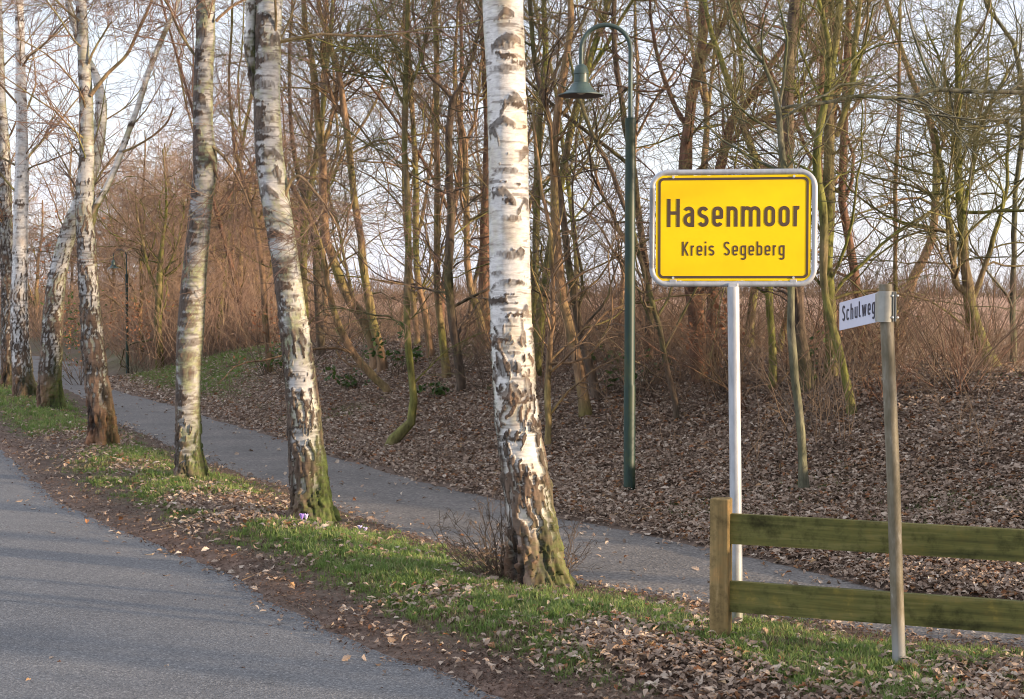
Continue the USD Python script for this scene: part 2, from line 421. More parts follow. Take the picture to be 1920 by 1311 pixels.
LEAF_SPOTS = [(480, 940, .4, .9), (430, 960, .5, .9), (330, 930, .5, .6), (1250, 1230, .25, .8), (1150, 1190, .2, .6), (1330, 1270, .3, .8), (1450, 1290, .3, .7), (1560, 1270, .25, .7), (1880, 1270, .4, 1), (1080, 1215, .2, .6), (830, 1110, .2, .6), (920, 1225, .15, .5),
              (680, 1125, .3, .5), (200, 820, 1, .8), (120, 820, .9, .9), (1240, 1250, .2, .6)]


def spots(lst, x, y):
    out = np.zeros(np.shape(x))
    for px, py, r, s in lst:
        c = flat(px, py, 0.08)
        out = out + s * np.exp(-(((x - c[0]) / (r * 0.8)) ** 2 + ((y - c[1]) / (r * 1.6)) ** 2))
    return out


def grassiness(x, y, tr=None):
    """Density of grass, 0 to 1, and of dead leaves."""
    h, (dr, dn, df, vg, dd) = tr if tr is not None else terrain(x, y)
    base = n2(x, y, 1.7, 21, 4)
    fine = n2(x, y, 6.0, 22, 2)
    sg, sl = spots(GRASS_SPOTS, x, y), spots(LEAF_SPOTS, x, y)
    v = 0.52 + (base - 0.52) * 3 + (fine - 0.5) * 2.6 + 1.1 * np.clip(sg, 0, 1.2) - 0.9 * np.clip(sl, 0, 1.2)
    g = np.clip(0.15 + v, 0, 1) * sstep(0.22, 0.62, vg)
    fringe = sstep(0.05, 0.25, vg) * sstep(0.9, 0.3, -dn) * 0.5 * (dn < 0)
    g = np.clip(g + fringe * np.clip(fine * 2 - 0.6, 0, 1), 0, 1)
    slope = np.clip((n2(x, y, 0.9, 23, 3) - 0.585) * 7, 0, 1) * sstep(0.1, 0.5, dd)
    farbank = sstep(-3.2, -5.0, x) * sstep(16, 20, y) * sstep(0.2, 0.8, dd) * 0.95
    g = np.where(dd > 0, np.maximum(slope * 0.6, farbank), g)
    leaf = np.where(dd > 0, sstep(-0.15, 0.25, dd) * (1 - 0.75 * farbank), np.clip(0.34 + (base - 0.5) * -2.5 + 1.0 * sl - 0.3 * sg, 0.08, 1) * (0.25 + 0.75 * sstep(0.25, 0.75, vg)) * sstep(-0.1, 0.15, vg))
    return g, leaf


G, L = grassiness(GX, GY, (GH, (DR, DN, DF, VG, DD)))
soil = np.array([0.140, 0.104, 0.082])
leafc = np.array([0.175, 0.124, 0.097])
grassc = np.array([0.120, 0.115, 0.052])
red = np.array([0.21, 0.122, 0.088])
fieldc = np.array([0.36, 0.225, 0.15])
C = soil + 0 * GX[..., None]
C = C + (leafc - C) * L[..., None] * 0.7
edge = sstep(0.32, 0.02, np.abs(VG - 0.05)) * np.clip(n2(GX, GY, 1.1, 31) * 2.4 - 0.75, 0, 1) * (DR < 1)
C = C + (red - C) * edge[..., None] * 0.6
C = C + (grassc - C) * (G * 0.75)[..., None]
fld = sstep(5.2, 8.5, DD + (n2(GX, GY, 0.5, 33) - 0.5) * 3) * sstep(-30, -6, GX + 0.0 * GY + (GY - 25) * 0.35)
fld = fld[..., None]
streak = 0.8 + 0.45 * n2(GX * 0.15, GY, 0.35, 34)[..., None]
C = C * (1 - fld) + fieldc * streak * fld
nx, ny = GX.shape
ii, jj = np.meshgrid(np.arange(nx - 1), np.arange(ny - 1), indexing='ij')
q = np.stack([ii * ny + jj, (ii + 1) * ny + jj, (ii + 1) * ny + jj + 1, ii * ny + jj + 1], -1).reshape(-1, 4)
obj('ground', (np.stack([GX, GY, GH], -1).reshape(-1, 3), q), M['soil'], smooth=True, colors=C.reshape(-1, 3), kind='structure')
_hi = RegularGridInterpolator((gx, gy), GH, bounds_error=False, fill_value=None)


def gh(x, y):
    return _hi(np.stack([np.ravel(x), np.ravel(y)], -1)).reshape(np.shape(x))


def strip(left, right, n=160, m=10, crown=0.0, z=0.0):
    a, b = resample(left, n), resample(right, n)
    t = np.linspace(0, 1, m)[None, :, None]
    P = a[:, None] * (1 - t) + b[:, None] * t
    zz = z + crown * (1 - (2 * t[..., 0] - 1) ** 2) + 0 * P[..., 0]
    zz = zz + (n2(P[..., 0], P[..., 1], 0.8, 41) - 0.5) * 0.012
    V = np.concatenate([P, zz[..., None]], -1).reshape(-1, 3)
    i, j = np.meshgrid(np.arange(n - 1), np.arange(m - 1), indexing='ij')
    return V, np.stack([i * m + j, (i + 1) * m + j, (i + 1) * m + j + 1, i * m + j + 1], -1).reshape(-1, 4)


def offset(line, d):
    t = norm(np.gradient(line, axis=0))
    return line + d * np.stack([-t[:, 1], t[:, 0]], -1)


obj('road', strip(offset(ROAD, 0.5), offset(ROAD, -6.5), 160, 24, 0.03, -0.012), M['asphalt'], smooth=True, kind='structure')
obj('footpath', strip(offset(PATH_N, -0.35), offset(PATH_F, 0.35), 200, 10, 0.012, -0.008), M['path'], smooth=True, kind='structure')

# ---------------------------------------------------------------- branching
def kids(rng, P, R, Ln, m, t0, t1, ang, lenf, up, wig, k, rmin, taper=0.35, rf=0.5):
    n, k0, _ = P.shape
    t = rng.uniform(t0, t1, (n, m))
    s = t * (k0 - 1)
    i = np.clip(s.astype(int), 0, k0 - 2)
    fr = (s - i)[..., None]
    rows = np.arange(n)[:, None]
    pos = P[rows, i] * (1 - fr) + P[rows, i + 1] * fr
    tan = norm(P[rows, i + 1] - P[rows, i])
    rad = R[rows, i] * (1 - fr[..., 0]) + R[rows, i + 1] * fr[..., 0]
    ref = np.where(np.abs(tan[..., 2:]) > 0.75, [1.0, 0, 0], [0, 0, 1.0])
    a = norm(np.cross(tan, ref)); b = np.cross(tan, a)
    phi = rng.uniform(0, 2 * np.pi, (n, m))[..., None]
    A = rng.normal(ang, 0.22, (n, m))[..., None]
    d = np.cos(A) * tan + np.sin(A) * (np.cos(phi) * a + np.sin(phi) * b)
    ln = Ln[:, None] * lenf * rng.uniform(0.45, 1.25, (n, m)) * (1.15 - 0.55 * t)
    N = n * m
    pos, d, ln, rad = pos.reshape(N, 3), d.reshape(N, 3), ln.reshape(N), rad.reshape(N)
    steps = np.empty((N, k, 3)); steps[:, 0] = pos
    dirs = d
    drift = rng.normal(0, wig, (N, 3))
    for q_ in range(1, k):
        dirs = norm(dirs + rng.normal(0, wig, (N, 3)) + drift * 0.35 + np.array([0, 0, up]))
        steps[:, q_] = steps[:, q_ - 1] + dirs * (ln / (k - 1))[:, None]
    r0 = np.maximum(np.minimum(rad * rf, ln * 0.0085 + 0.0008), rmin)
    RR = np.maximum(r0[:, None] * np.linspace(1, taper, k)[None], rmin * 0.7)
    return steps, RR, ln


def extend(P, R, up_to, rng, lean=0.12, rend=0.35):
    """Carries a stem on upwards past the picture's top edge."""
    P, R = np.asarray(P, float), np.asarray(R, float)
    if P[-1, 2] >= up_to:
        return P, R
    n = max(2, int((up_to - P[-1, 2]) / 0.6))
    d = norm(P[-1] - P[-2])
    d = norm(d * 0.5 + np.array([rng.normal(0, lean), rng.normal(0, lean), 0.9]))
    add, p = [], P[-1]
    h = (up_to - P[-1, 2]) / n
    for _ in range(n):
        d = norm(d + np.r_[rng.normal(0, 0.07, 2), 0.05])
        p = p + d * h
        add.append(p)
    return np.vstack([P, add]), np.r_[R, R[-1] * np.linspace(1, rend, n + 1)[1:]]


def wobble(P, amp, rng):
    k = len(P)
    w = np.cumsum(rng.normal(0, 1, (k, 3)), 0) * amp / math.sqrt(k)
    w -= np.linspace(0, 1, k)[:, None] * w[-1]
    return P + w * [1, 1, 0]


twig_count = [0]


def in_view(b, r, margin=230):
    """Leaves out twigs far outside what the picture, or a view from a step aside, can show."""
    v = b.mean(1) - [0, 0, EYE]
    dep = np.maximum(v @ _F, 0.1)
    px, py = PW / 2 + FPX * v[:, 0] / dep, PH / 2 - FPX * (v @ _U) / dep
    k = (px > -margin) & (px < PW + margin) & (py > -margin)
    return b[k], r[k]


def bare_tree(name, label, stems, bark_m, twig_m, rng, group=None, cat='tree', m1=13, m2=7, m3=5, l1=1.5, t0=0.3, rtwig=0.0016, sides=9, cond=1.0, limb_m=None, up=0.06):
    """stems: list of (points, radii) in world space; the first is the trunk. Parts: trunk, limb (each fork), branches, twigs."""
    base = np.array(stems[0][0][0], float)
    t = thing(name, label, cat, base, group=group)
    Ps, Rs, Ls = [], [], []
    for i, (P, R) in enumerate(stems):
        PR = resample(np.c_[P, R], 26)
        p, r = wobble(PR[:, :3], 0.035, rng), PR[:, 3] * (1 + rng.normal(0, 0.05, 26))
        if i == 0:
            r = r * (1 + 0.45 * np.exp(-np.linspace(0, 1, 26) * 30))
        obj('trunk' if i == 0 else 'limb', tubes((p - base)[None], r[None], sides), bark_m, t, smooth=True)
        Ps.append(p); Rs.append(r); Ls.append(np.linalg.norm(np.diff(p, axis=0), axis=1).sum())
    Ps, Rs = np.array(Ps), np.array(Rs)
    one = np.full(len(Ps), l1)
    b1, r1, s1 = kids(rng, Ps, Rs, one, m1, t0, 0.98, 0.95, 1.0, up * 0.7, 0.19, 10, rtwig * 1.7, 0.3)
    b2, r2, s2 = kids(rng, b1, r1, s1, m2, 0.12, 0.97, 0.85, 0.52, up * 0.4, 0.2, 6, rtwig * 1.1, 0.45)
    obj('branches', tubes(b1 - base, r1, 4), limb_m or bark_m, t, smooth=True, kind='stuff')
    b3, r3, s3 = kids(rng, b2, r2, s2, m3, 0.1, 0.97, 0.75, 0.55, 0.01, 0.22, 4, rtwig, 0.6)
    if base[0] < 6.5 or base[1] > 11:
        (b2, r2), (b3, r3) = in_view(b2, r2), in_view(b3, r3)
    groups, rad = [b2 - base, b3 - base], [2 * r2, 2 * r3]
    twig_count[0] += len(b2) + len(b3)
    curves('twigs', groups, rad, twig_m, t, kind='stuff')
    return t



# ---------------------------------------------------------------- leaves and grass as small meshes
def leaf_mesh(rng, length=0.085, lobes=3, curl=0.5, bend=0.5):
    k = 8
    t = np.linspace(0, 1, k)
    w = 0.27 * length * (np.sin(np.pi * t ** 0.8) ** 0.8) * (1 + (0.32 * np.sin(2 * np.pi * lobes * t + 1.0) if lobes else 0))
    w[0] = 0.004 * length / 0.085; w[-1] = 0.002
    x = (t - 0.5) * length
    zc = bend * length * (0.25 - (t - 0.5) ** 2) * 0.8
    jit = rng.normal(0, 0.03 * length, (k, 2))
    Lp = np.stack([x + 0.1 * w, w, zc + curl * w * (0.8 + jit[:, 0] / length * 6)], -1)
    Rp = np.stack([x + 0.1 * w, -w, zc + curl * w * (0.8 + jit[:, 1] / length * 6)], -1)
    Cp = np.stack([x, 0 * x, zc], -1)
    V = np.stack([Lp, Cp, Rp], 1).reshape(-1, 3)
    F = []
    for i in range(k - 1):
        a = 3 * i
        F += [[a, a + 1, a + 4, a + 3], [a + 1, a + 2, a + 5, a + 4]]
    return V, np.array(F)


def tuft_mesh(rng, n=12, h=0.09, spread=0.035, w=0.0032):
    V, F = [], []
    for _ in range(n):
        a = rng.uniform(0, 2 * np.pi); r = spread * math.sqrt(rng.uniform()); hh = h * rng.uniform(0.45, 1.15)
        b = np.array([r * math.cos(a), r * math.sin(a), -0.008])
        lean = rng.uniform(0.1, 0.75); la = a + rng.normal(0, 0.7)
        d = np.array([math.cos(la), math.sin(la), 0])
        s = np.array([-d[1], d[0], 0]) * w * rng.uniform(.7, 1.3)
        p1 = b + d * lean * hh * 0.3 + [0, 0, hh * 0.6]
        p2 = b + d * lean * hh * 1.0 + [0, 0, hh * (1.0 - 0.35 * lean)]
        o = len(V)
        V += [b - s, b + s, p1 - s * 0.8, p1 + s * 0.8, p2]
        F += [[o, o + 1, o + 3], [o, o + 3, o + 2], [o + 2, o + 3, o + 4]]
    return np.array(V), np.array(F)


def quats(rng, n, tilt, up=None):
    """Random heading about z, then a tilt of about TILT radians about a random horizontal axis."""
    h = rng.uniform(0, 2 * np.pi, n) / 2
    q1 = np.stack([np.cos(h), 0 * h, 0 * h, np.sin(h)], -1)
    a = np.abs(rng.normal(0, tilt, n)) / 2
    ax = rng.uniform(0, 2 * np.pi, n)
    q2 = np.stack([np.cos(a), np.sin(a) * np.cos(ax), np.sin(a) * np.sin(ax), 0 * a], -1)
    w1, x1, y1, z1 = q2.T; w2, x2, y2, z2 = q1.T
    return np.stack([w1 * w2 - x1 * x2 - y1 * y2 - z1 * z2, w1 * x2 + x1 * w2 + y1 * z2 - z1 * y2, w1 * y2 - x1 * z2 + y1 * w2 + z1 * x2, w1 * z2 + x1 * y2 - y1 * x2 + z1 * w2], -1)


def instancer(name, meshes, pos, quat, scale, parent=None, which=None, rng=None, **tags):
    pi = UsdGeom.PointInstancer.Define(stage, path_of(name, parent))
    base = str(pi.GetPath())
    targets = []
    for i, (m, mt) in enumerate(meshes):
        p = f'{base}/piece' + (f'_{i:03d}' if i else '')
        usdkit.mesh(stage, p, m, mt, smooth=False)
        targets.append(p)
    pi.CreatePrototypesRel().SetTargets([Sdf.Path(p) for p in targets])
    n = len(pos)
    which = rng.integers(0, len(meshes), n) if which is None else which
    pi.CreateProtoIndicesAttr(Vt.IntArray.FromNumpy(np.asarray(which, np.int32)))
    pi.CreatePositionsAttr(Vt.Vec3fArray.FromNumpy(np.asarray(pos, np.float32)))
    qs = np.asarray(quat, np.float32)
    pi.CreateOrientationsAttr(Vt.QuathArray([Gf.Quath(float(a), float(b), float(c), float(d)) for a, b, c, d in qs]))
    sc = np.asarray(scale, np.float32)
    pi.CreateScalesAttr(Vt.Vec3fArray.FromNumpy(np.repeat(sc[:, None], 3, 1) if sc.ndim == 1 else sc))
    return tag(pi.GetPrim(), **tags)


# ---------------------------------------------------------------- birches
def ncoord(th, z, R, sa, sz, seed, o=3):
    """Noise on a trunk that closes on itself: sa cycles per metre across, sz up."""
    return meshkit.fbm(np.stack([np.cos(th) * R * sa, np.sin(th) * R * sa, z * sz], -1), o, seed)


def birch_stem(px, Y, rng, seed, na, nz, zb=1.2, up_to=None, features=(), heavy=0.0, leftdark=0.0, dark=0.5, algae=0.5, moss=0.6, warm=0.0, base_flare=True, bandiness=0.5, grey=0.0, brownbase=0.35):
    """px: (x, y, width) in photo pixels along the stem, from the base up. Returns vertices, quads, colours, centre line and radii."""
    px = np.array(px, float)
    P = at_depth(px[:, 0], px[:, 1], np.full(len(px), Y))
    R = px[:, 2] / 2 / FPX * Y
    if up_to:
        P, R = extend(P, R, up_to, rng, 0.05, 0.45)
    if base_flare:
        P = np.vstack([P[0] - [0, 0, 0.12], P]); R = np.r_[R[0] * 1.12, R]
    PR = resample(np.c_[P, R], nz)
    P, R = PR[:, :3], PR[:, 3]
    th = np.arange(na) * 2 * np.pi / na
    TH, Z = np.meshgrid(th, P[:, 2] - P[0, 2] - 0.12, indexing='ij')
    TH, Z = TH.T, Z.T
    RR = np.broadcast_to(R[:, None], TH.shape)
    n1 = ncoord(TH, Z, RR, 9, 5, seed, 4)            # large patches
    nlen = ncoord(TH, Z, RR, 9, 55, seed + 3, 3)     # lenticels, thin and wide
    nb = ncoord(TH, Z, RR, 5, 13, seed + 7, 4)       # horizontal bands
    nf = ncoord(TH, Z, RR, 30, 6.5, seed + 11, 4)    # upright fissures
    nfine = ncoord(TH, Z, RR, 60, 40, seed + 13, 2)
    nst = ncoord(TH, Z, RR, 85, 14, seed + 17, 2)    # fine upright streaks
    white = np.array([0.74, 0.72, 0.695]) * (1 - 0.55 * grey)
    col = white * (0.86 + 0.45 * (nlen[..., None] - 0.5) + 0.35 * (nfine[..., None] - 0.5))
    pinkish = np.clip((n1 - 0.5) * 4, 0, 1)[..., None]
    col = col * (1 - 0.22 * pinkish * np.array([0.2, 0.7, 1.0]))
    front = np.cos(TH + np.pi / 2)                    # 1 towards the camera (-y)
    side = np.cos(TH)                                 # 1 to the right (+x)
    al = np.clip(algae * (sstep(0.75, -0.1, front) * 1.0 + 0.22 + (n1 - 0.5) * 2.8 + (nfine - 0.5) * 1.2), 0, 0.9)[..., None]
    col = col * (1 - al) + np.array([0.27, 0.29, 0.165]) * (1 - 0.25 * grey) * (0.5 + 1.0 * nfine[..., None]) * al
    h = np.zeros_like(Z)
    D = sstep(0.60 - 0.05 * dark, 0.66 - 0.05 * dark, nlen) * 0.7 * sstep(0.35, 0.6, nb + 0.1 * bandiness)
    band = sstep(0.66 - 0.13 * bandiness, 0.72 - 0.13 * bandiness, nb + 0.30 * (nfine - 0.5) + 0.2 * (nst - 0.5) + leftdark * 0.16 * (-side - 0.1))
    D = np.maximum(D, band)
    h += band * 0.006 * (nfine + 0.3)
    # lower trunk: dark lozenges that merge downwards until only white islands are left, then furrowed brown bark
    lift = sstep(zb, 0.05, Z + 0.5 * zb * (n1 - 0.5)) if zb > 0 else 0 * Z
    kA = max(4, round(2 * np.pi * R[0] / 0.085))
    A = kA * (TH + 2.6 * (ncoord(TH, Z, RR, 4, 3.2, seed + 19, 4) - 0.5)) + 3.0 * (nf - 0.5)
    B = 2 * np.pi * Z / 0.17 + 17.0 * (ncoord(TH, Z, RR, 3.2, 2.4, seed + 23, 4) - 0.5) + 3.0 * (nfine - 0.5) + np.pi * np.round(A / np.pi)
    loz = 0.42 * (np.cos(A) + np.cos(B)) + 2.1 * (n1 - 0.5) + 2.4 * (nf - 0.5) + 1.2 * (nst - 0.5)
    thr = 0.95 - heavy - 1.05 * lift
    fis = sstep(thr, thr + 0.10, loz) * sstep(0.0, 0.12, lift)
    rim = fis * sstep(thr + 0.45, thr + 0.05, loz)
    D = np.maximum(D, fis)
    h += fis * (0.006 + 0.024 * (nst * 0.5 + nf - 0.55)) * (0.5 + lift) + (1 - fis) * 0.003 * lift
    frng = np.random.default_rng(seed + 5)
    for (fx, fy, fw, fhh, kind) in features:
        skew, sl, sr_ = frng.normal(0, 0.3), frng.uniform(0.3, 1.2), frng.uniform(0.3, 1.2)
        c = at_depth(float(fx), float(fy), Y)
        k = int(np.argmin(np.abs(P[:, 2] - c[2])))
        th0 = math.asin(np.clip((c[0] - P[k, 0]) / R[k], -0.97, 0.97)) - np.pi / 2
        w, hh = fw / 2 / FPX * Y, fhh / FPX * Y
        da = (np.mod(TH - th0 + np.pi, 2 * np.pi) - np.pi) * RR
        dz = (P[:, 2] - c[2])[:, None] + 0 * TH
        rag = (nf - 0.5) * 0.5 + (nfine - 0.5) * 0.5 + (nst - 0.5) * 0.5
        if kind == 'A':      # branch scar: a ragged hood over a knot
            ua = (da + rag * w * 0.4) / w + skew
            u = np.abs(ua)
            top = -u ** 1.3 * 0.8 * hh * np.where(ua < 0, sl, sr_) + rag * hh * 0.3
            length = hh * (0.22 + 0.75 * nst * (1 - 0.4 * u))
            m = sstep(0.0, 0.08 * hh, top - dz) * sstep(1.0, 0.85, (top - dz) / length) * sstep(1.1, 0.92, u)
            knot = np.exp(-(da / (0.16 * w)) ** 2 - ((dz + 0.18 * hh) / (0.12 * hh)) ** 2)
            m = np.maximum(m * (0.75 + 0.4 * (nfine - 0.3)), knot)
            h += m * 0.005 + 0.014 * np.exp(-(da / (0.4 * w)) ** 2 - ((dz + 0.3 * hh) / (0.3 * hh)) ** 2)
        elif kind == 'L':    # low wide band of short upright streaks
            e = np.sqrt((da / w) ** 2 + (dz / (hh / 2)) ** 2)
            m = sstep(1.2, 0.7, e + rag * 1.8) * np.clip(0.35 + 1.5 * (nst - 0.3), 0, 1)
            h += m * 0.004
        else:                # lozenge
            m = sstep(1.1, 0.9, (np.abs(da) / w) ** 0.9 + np.abs(dz + rag * 0.35 * hh) / (hh / 2) + rag * 2.6) * np.clip(0.45 + 1.3 * (nst - 0.2), 0, 1)
            h += m * 0.008 * (0.4 + nst)
        D = np.maximum(D, m)
    darkc = np.array([0.085, 0.064, 0.050]) * (0.15 + 1.5 * nst[..., None] * (0.5 + nf[..., None])) + np.array([0.11, 0.065, 0.04]) * np.clip((n1 - 0.47) * 4, 0, 1)[..., None] * (0.35 + warm)
    darkc = darkc * (1 - 0.55 * rim[..., None])
    col = col * (1 - D[..., None]) + darkc * D[..., None]
    fur = sstep(0.36, 0.64, ncoord(TH, Z, RR, 22, 3.5, seed + 29, 4))
    foot = (sstep(brownbase, brownbase * 0.25, Z + (n1 - 0.5) * brownbase * 1.1 + (nf - 0.5) * 0.3) * 0.92)[..., None]
    brown = np.array([0.130, 0.090, 0.062]) * (0.08 + 1.0 * fur[..., None] * (0.45 + 1.1 * nst[..., None])) * (1 + warm * np.array([0.8, 0.3, 0.05]))
    col = col * (1 - foot) + brown * foot
    h += foot[..., 0] * (fur - 0.5) * 0.036
    mo = np.clip(moss * sstep(0.75, 0.0, Z + 0.5 * (n1 - 0.4) - 0.25 * side) * (0.45 + 0.65 * side + 1.2 * (nfine - 0.5)), 0, 0.9)[..., None]
    col = col * (1 - mo) + np.array([0.066, 0.092, 0.020]) * (0.3 + 0.9 * nfine[..., None] + 0.5 * fur[..., None]) * mo
    if base_flare:   # root spread
        fl = np.exp(-np.clip(Z, 0, None) / 0.11)
        h += fl * R[0] * 0.42 * (0.5 + np.cos(TH * 3 + seed) * 0.35 + np.cos(TH * 5 + 2 * seed) * 0.25)
    rad = RR * (1 + 0.05 * (n1 - 0.5)) + h
    V = np.stack([P[:, None, 0] + rad * np.cos(TH), P[:, None, 1] + rad * np.sin(TH), np.broadcast_to(P[:, None, 2], TH.shape)], -1)
    i, j = np.meshgrid(np.arange(nz - 1), np.arange(na), indexing='ij')
    q = np.stack([i * na + j, i * na + (j + 1) % na, (i + 1) * na + (j + 1) % na, (i + 1) * na + j], -1).reshape(-1, 4)
    return V.reshape(-1, 3), q, np.clip(col.reshape(-1, 3), 0.01, 0.9), P, R


def birch(label, stems, Y, rng, seed, limbs=(), m1=10, m2=9, m3=7, l1=1.6, t0=0.45, down=-0.05):
    """stems: list of (pixels, keyword arguments); limbs: (pixels) of bare side limbs."""
    made = [birch_stem(p, Y, rng, seed + 50 * i, base_flare=(i == 0), **kw) for i, (p, kw) in enumerate(stems)]
    b0 = made[0][3][0] + [0, 0, 0.12]
    t = thing('birch_tree', label, 'birch tree', b0)
    Ps, Rs = [], []
    for i, (V, q_, c, P, R) in enumerate(made):
        obj('trunk' if i == 0 else 'stem', (V - b0, q_), M['birch_bark'], t, smooth=True, colors=c)
        k = resample(np.c_[P, R], 26); Ps.append(k[:, :3]); Rs.append(k[:, 3])
    for lp in limbs:
        lp = np.array(lp, float)
        P = at_depth(lp[:, 0], lp[:, 1], np.full(len(lp), Y - 0.05)); R = lp[:, 2] / 2 / FPX * Y
        k = resample(np.c_[P, R], 26)
        pp = wobble(k[:, :3], 0.01, rng)
        obj('limb', tubes((pp - b0)[None], k[None, :, 3], 9), M['bark_limb'], t, smooth=True)
        Ps.append(pp); Rs.append(k[:, 3])
    Ps, Rs = np.array(Ps), np.array(Rs)
    b1, r1, s1 = kids(rng, Ps, Rs * 0.5, np.full(len(Ps), l1), m1, t0, 0.98, 0.9, 1.0, 0.06, 0.12, 9, 0.003, 0.3)
    b2, r2, s2 = kids(rng, b1, r1, s1, m2, 0.1, 0.97, 0.7, 0.55, 0.0, 0.15, 6, 0.0022, 0.45)
    b3, r3, s3 = kids(rng, b2, r2, s2, m3, 0.1, 0.97, 0.6, 0.6, down, 0.16, 5, 0.0015, 0.6)
    obj('branches', tubes(b1 - b0, r1, 5), M['bark_limb'], t, smooth=True, kind='stuff')
    (b2, r2), (b3, r3) = in_view(b2, r2), in_view(b3, r3)
    twig_count[0] += len(b2) + len(b3)
    curves('twigs', [b2 - b0, b3 - b0], [2 * r2, 2 * r3], M['twig_birch'], t, kind='stuff')
    return t


M['bark_limb'] = bark('bark_birch_limb', (0.22, 0.15, 0.095), (0.22, 0.21, 0.09), 0.5)


def depth_of(px, py):
    return on_ground(px, py)[1]


B1F = [(945, 18, 34, 30, 'A'), (958, 65, 60, 36, 'A'), (945, 88, 40, 22, 'L'), (950, 132, 62, 14, 'L'), (962, 172, 58, 40, 'A'), (945, 218, 52, 32, 'A'), (922, 235, 22, 40, 'A'), (985, 272, 34, 44, 'A'), (952, 322, 56, 13, 'L'),
       (935, 350, 48, 34, 'A'), (985, 370, 30, 34, 'A'), (962, 411, 44, 15, 'L'), (955, 478, 62, 20, 'L'), (975, 470, 30, 22, 'D'), (930, 512, 40, 9, 'L'), (960, 530, 60, 12, 'L'), (928, 565, 22, 14, 'L'), (985, 568, 20, 26, 'A'), (965, 600, 56, 8, 'L'),
       (930, 625, 24, 30, 'A'), (955, 632, 22, 22, 'D'), (978, 640, 14, 30, 'D'), (965, 660, 40, 7, 'L'), (945, 685, 36, 40, 'D'), (968, 690, 26, 26, 'D'), (930, 700, 18, 60, 'D'), (958, 735, 44, 56, 'D'), (988, 720, 14, 50, 'D')]
y1 = depth_of(1015, 1102)
birch('nearest birch tree, white trunk with dark hooded branch scars, brown foot among bare shoots',
      [([(1016, 1102, 104), (1005, 1040, 90), (996, 980, 84), (986, 900, 80), (970, 790, 78), (962, 680, 77), (957, 560, 77), (955, 430, 76), (953, 300, 74), (949, 150, 73), (943, 0, 76)],
        dict(na=150, nz=900, zb=1.8, heavy=0.22, up_to=4.3, features=B1F, dark=0.4, algae=0.38, moss=0.6, warm=0.35, bandiness=0.15, brownbase=0.46))], y1, np.random.default_rng(11), 11, m1=7, t0=0.75)
B2F = [(505, 30, 44, 9, 'L'), (520, 60, 26, 44, 'A'), (490, 60, 40, 26, 'D'), (500, 110, 50, 20, 'L'), (495, 160, 50, 16, 'L'), (505, 225, 48, 12, 'L'), (500, 245, 40, 10, 'L'), (500, 278, 46, 30, 'A'), (505, 345, 44, 32, 'A'), (525, 325, 20, 40, 'D'), (512, 425, 50, 36, 'A'), (548, 485, 36, 10, 'L'), (540, 520, 36, 9, 'L'), (552, 555, 30, 8, 'L'), (555, 580, 34, 8, 'L'), (556, 620, 44, 14, 'L'), (550, 500, 26, 6, 'L'), (570, 640, 20, 30, 'D')]
y2 = depth_of(588, 978)
birch('birch with long curving pale trunk and mossy foot, crocuses at its base',
      [([(588, 978, 72), (580, 900, 63), (574, 830, 58), (567, 740, 54), (556, 640, 52), (545, 560, 51), (534, 480, 50), (521, 400, 52), (512, 340, 53), (504, 270, 50), (501, 190, 48), (503, 100, 47), (506, 0, 47)],
        dict(na=120, nz=700, zb=1.9, heavy=0.30, up_to=5.2, features=B2F, leftdark=1.4, dark=1.0, algae=0.95, moss=1.0, warm=0.0, bandiness=0.64, grey=0.42, brownbase=0.36)),
       ([(486, 190, 16), (474, 130, 19), (468, 90, 20), (470, 40, 18), (471, 0, 17)], dict(na=40, nz=160, zb=0.0, up_to=5.0, dark=0.5, algae=0.6, bandiness=0.6))], y2, np.random.default_rng(12), 23,
      limbs=[[(533, 375, 7), (560, 330, 6), (590, 360, 5), (640, 440, 4)]], m1=6, t0=0.6)
y3 = depth_of(357, 897)
B3F = [(385, 90, 36, 8, 'L'), (380, 145, 34, 6, 'L'), (378, 180, 24, 30, 'A'), (395, 290, 22, 34, 'A'), (355, 600, 46, 14, 'L'), (352, 640, 44, 10, 'L'), (350, 668, 50, 22, 'L'), (352, 700, 48, 30, 'L'), (385, 60, 20, 40, 'D')]
birch('greenish grey banded birch trunk leaning right, third in the row, standing on a grass patch',
      [([(357, 897, 50), (354, 850, 45), (353, 780, 45), (354, 690, 46), (358, 620, 49), (363, 540, 46), (370, 460, 43), (378, 380, 41), (385, 305, 44), (381, 230, 36), (382, 140, 35), (386, 60, 34), (386, 0, 33)],
        dict(na=110, nz=650, zb=0.7, up_to=6.0, features=B3F, leftdark=1.8, dark=2.0, algae=1.6, moss=0.7, warm=0.2, bandiness=0.78, grey=0.85, brownbase=0.1))], y3, np.random.default_rng(13), 37,
      limbs=[[(404, 40, 6), (430, 15, 5), (465, -5, 4)], [(398, 275, 6), (425, 300, 5), (470, 390, 4)], [(400, 300, 6), (415, 340, 4), (440, 310, 3)]], m1=8, t0=0.35)
y4 = depth_of(192, 836)
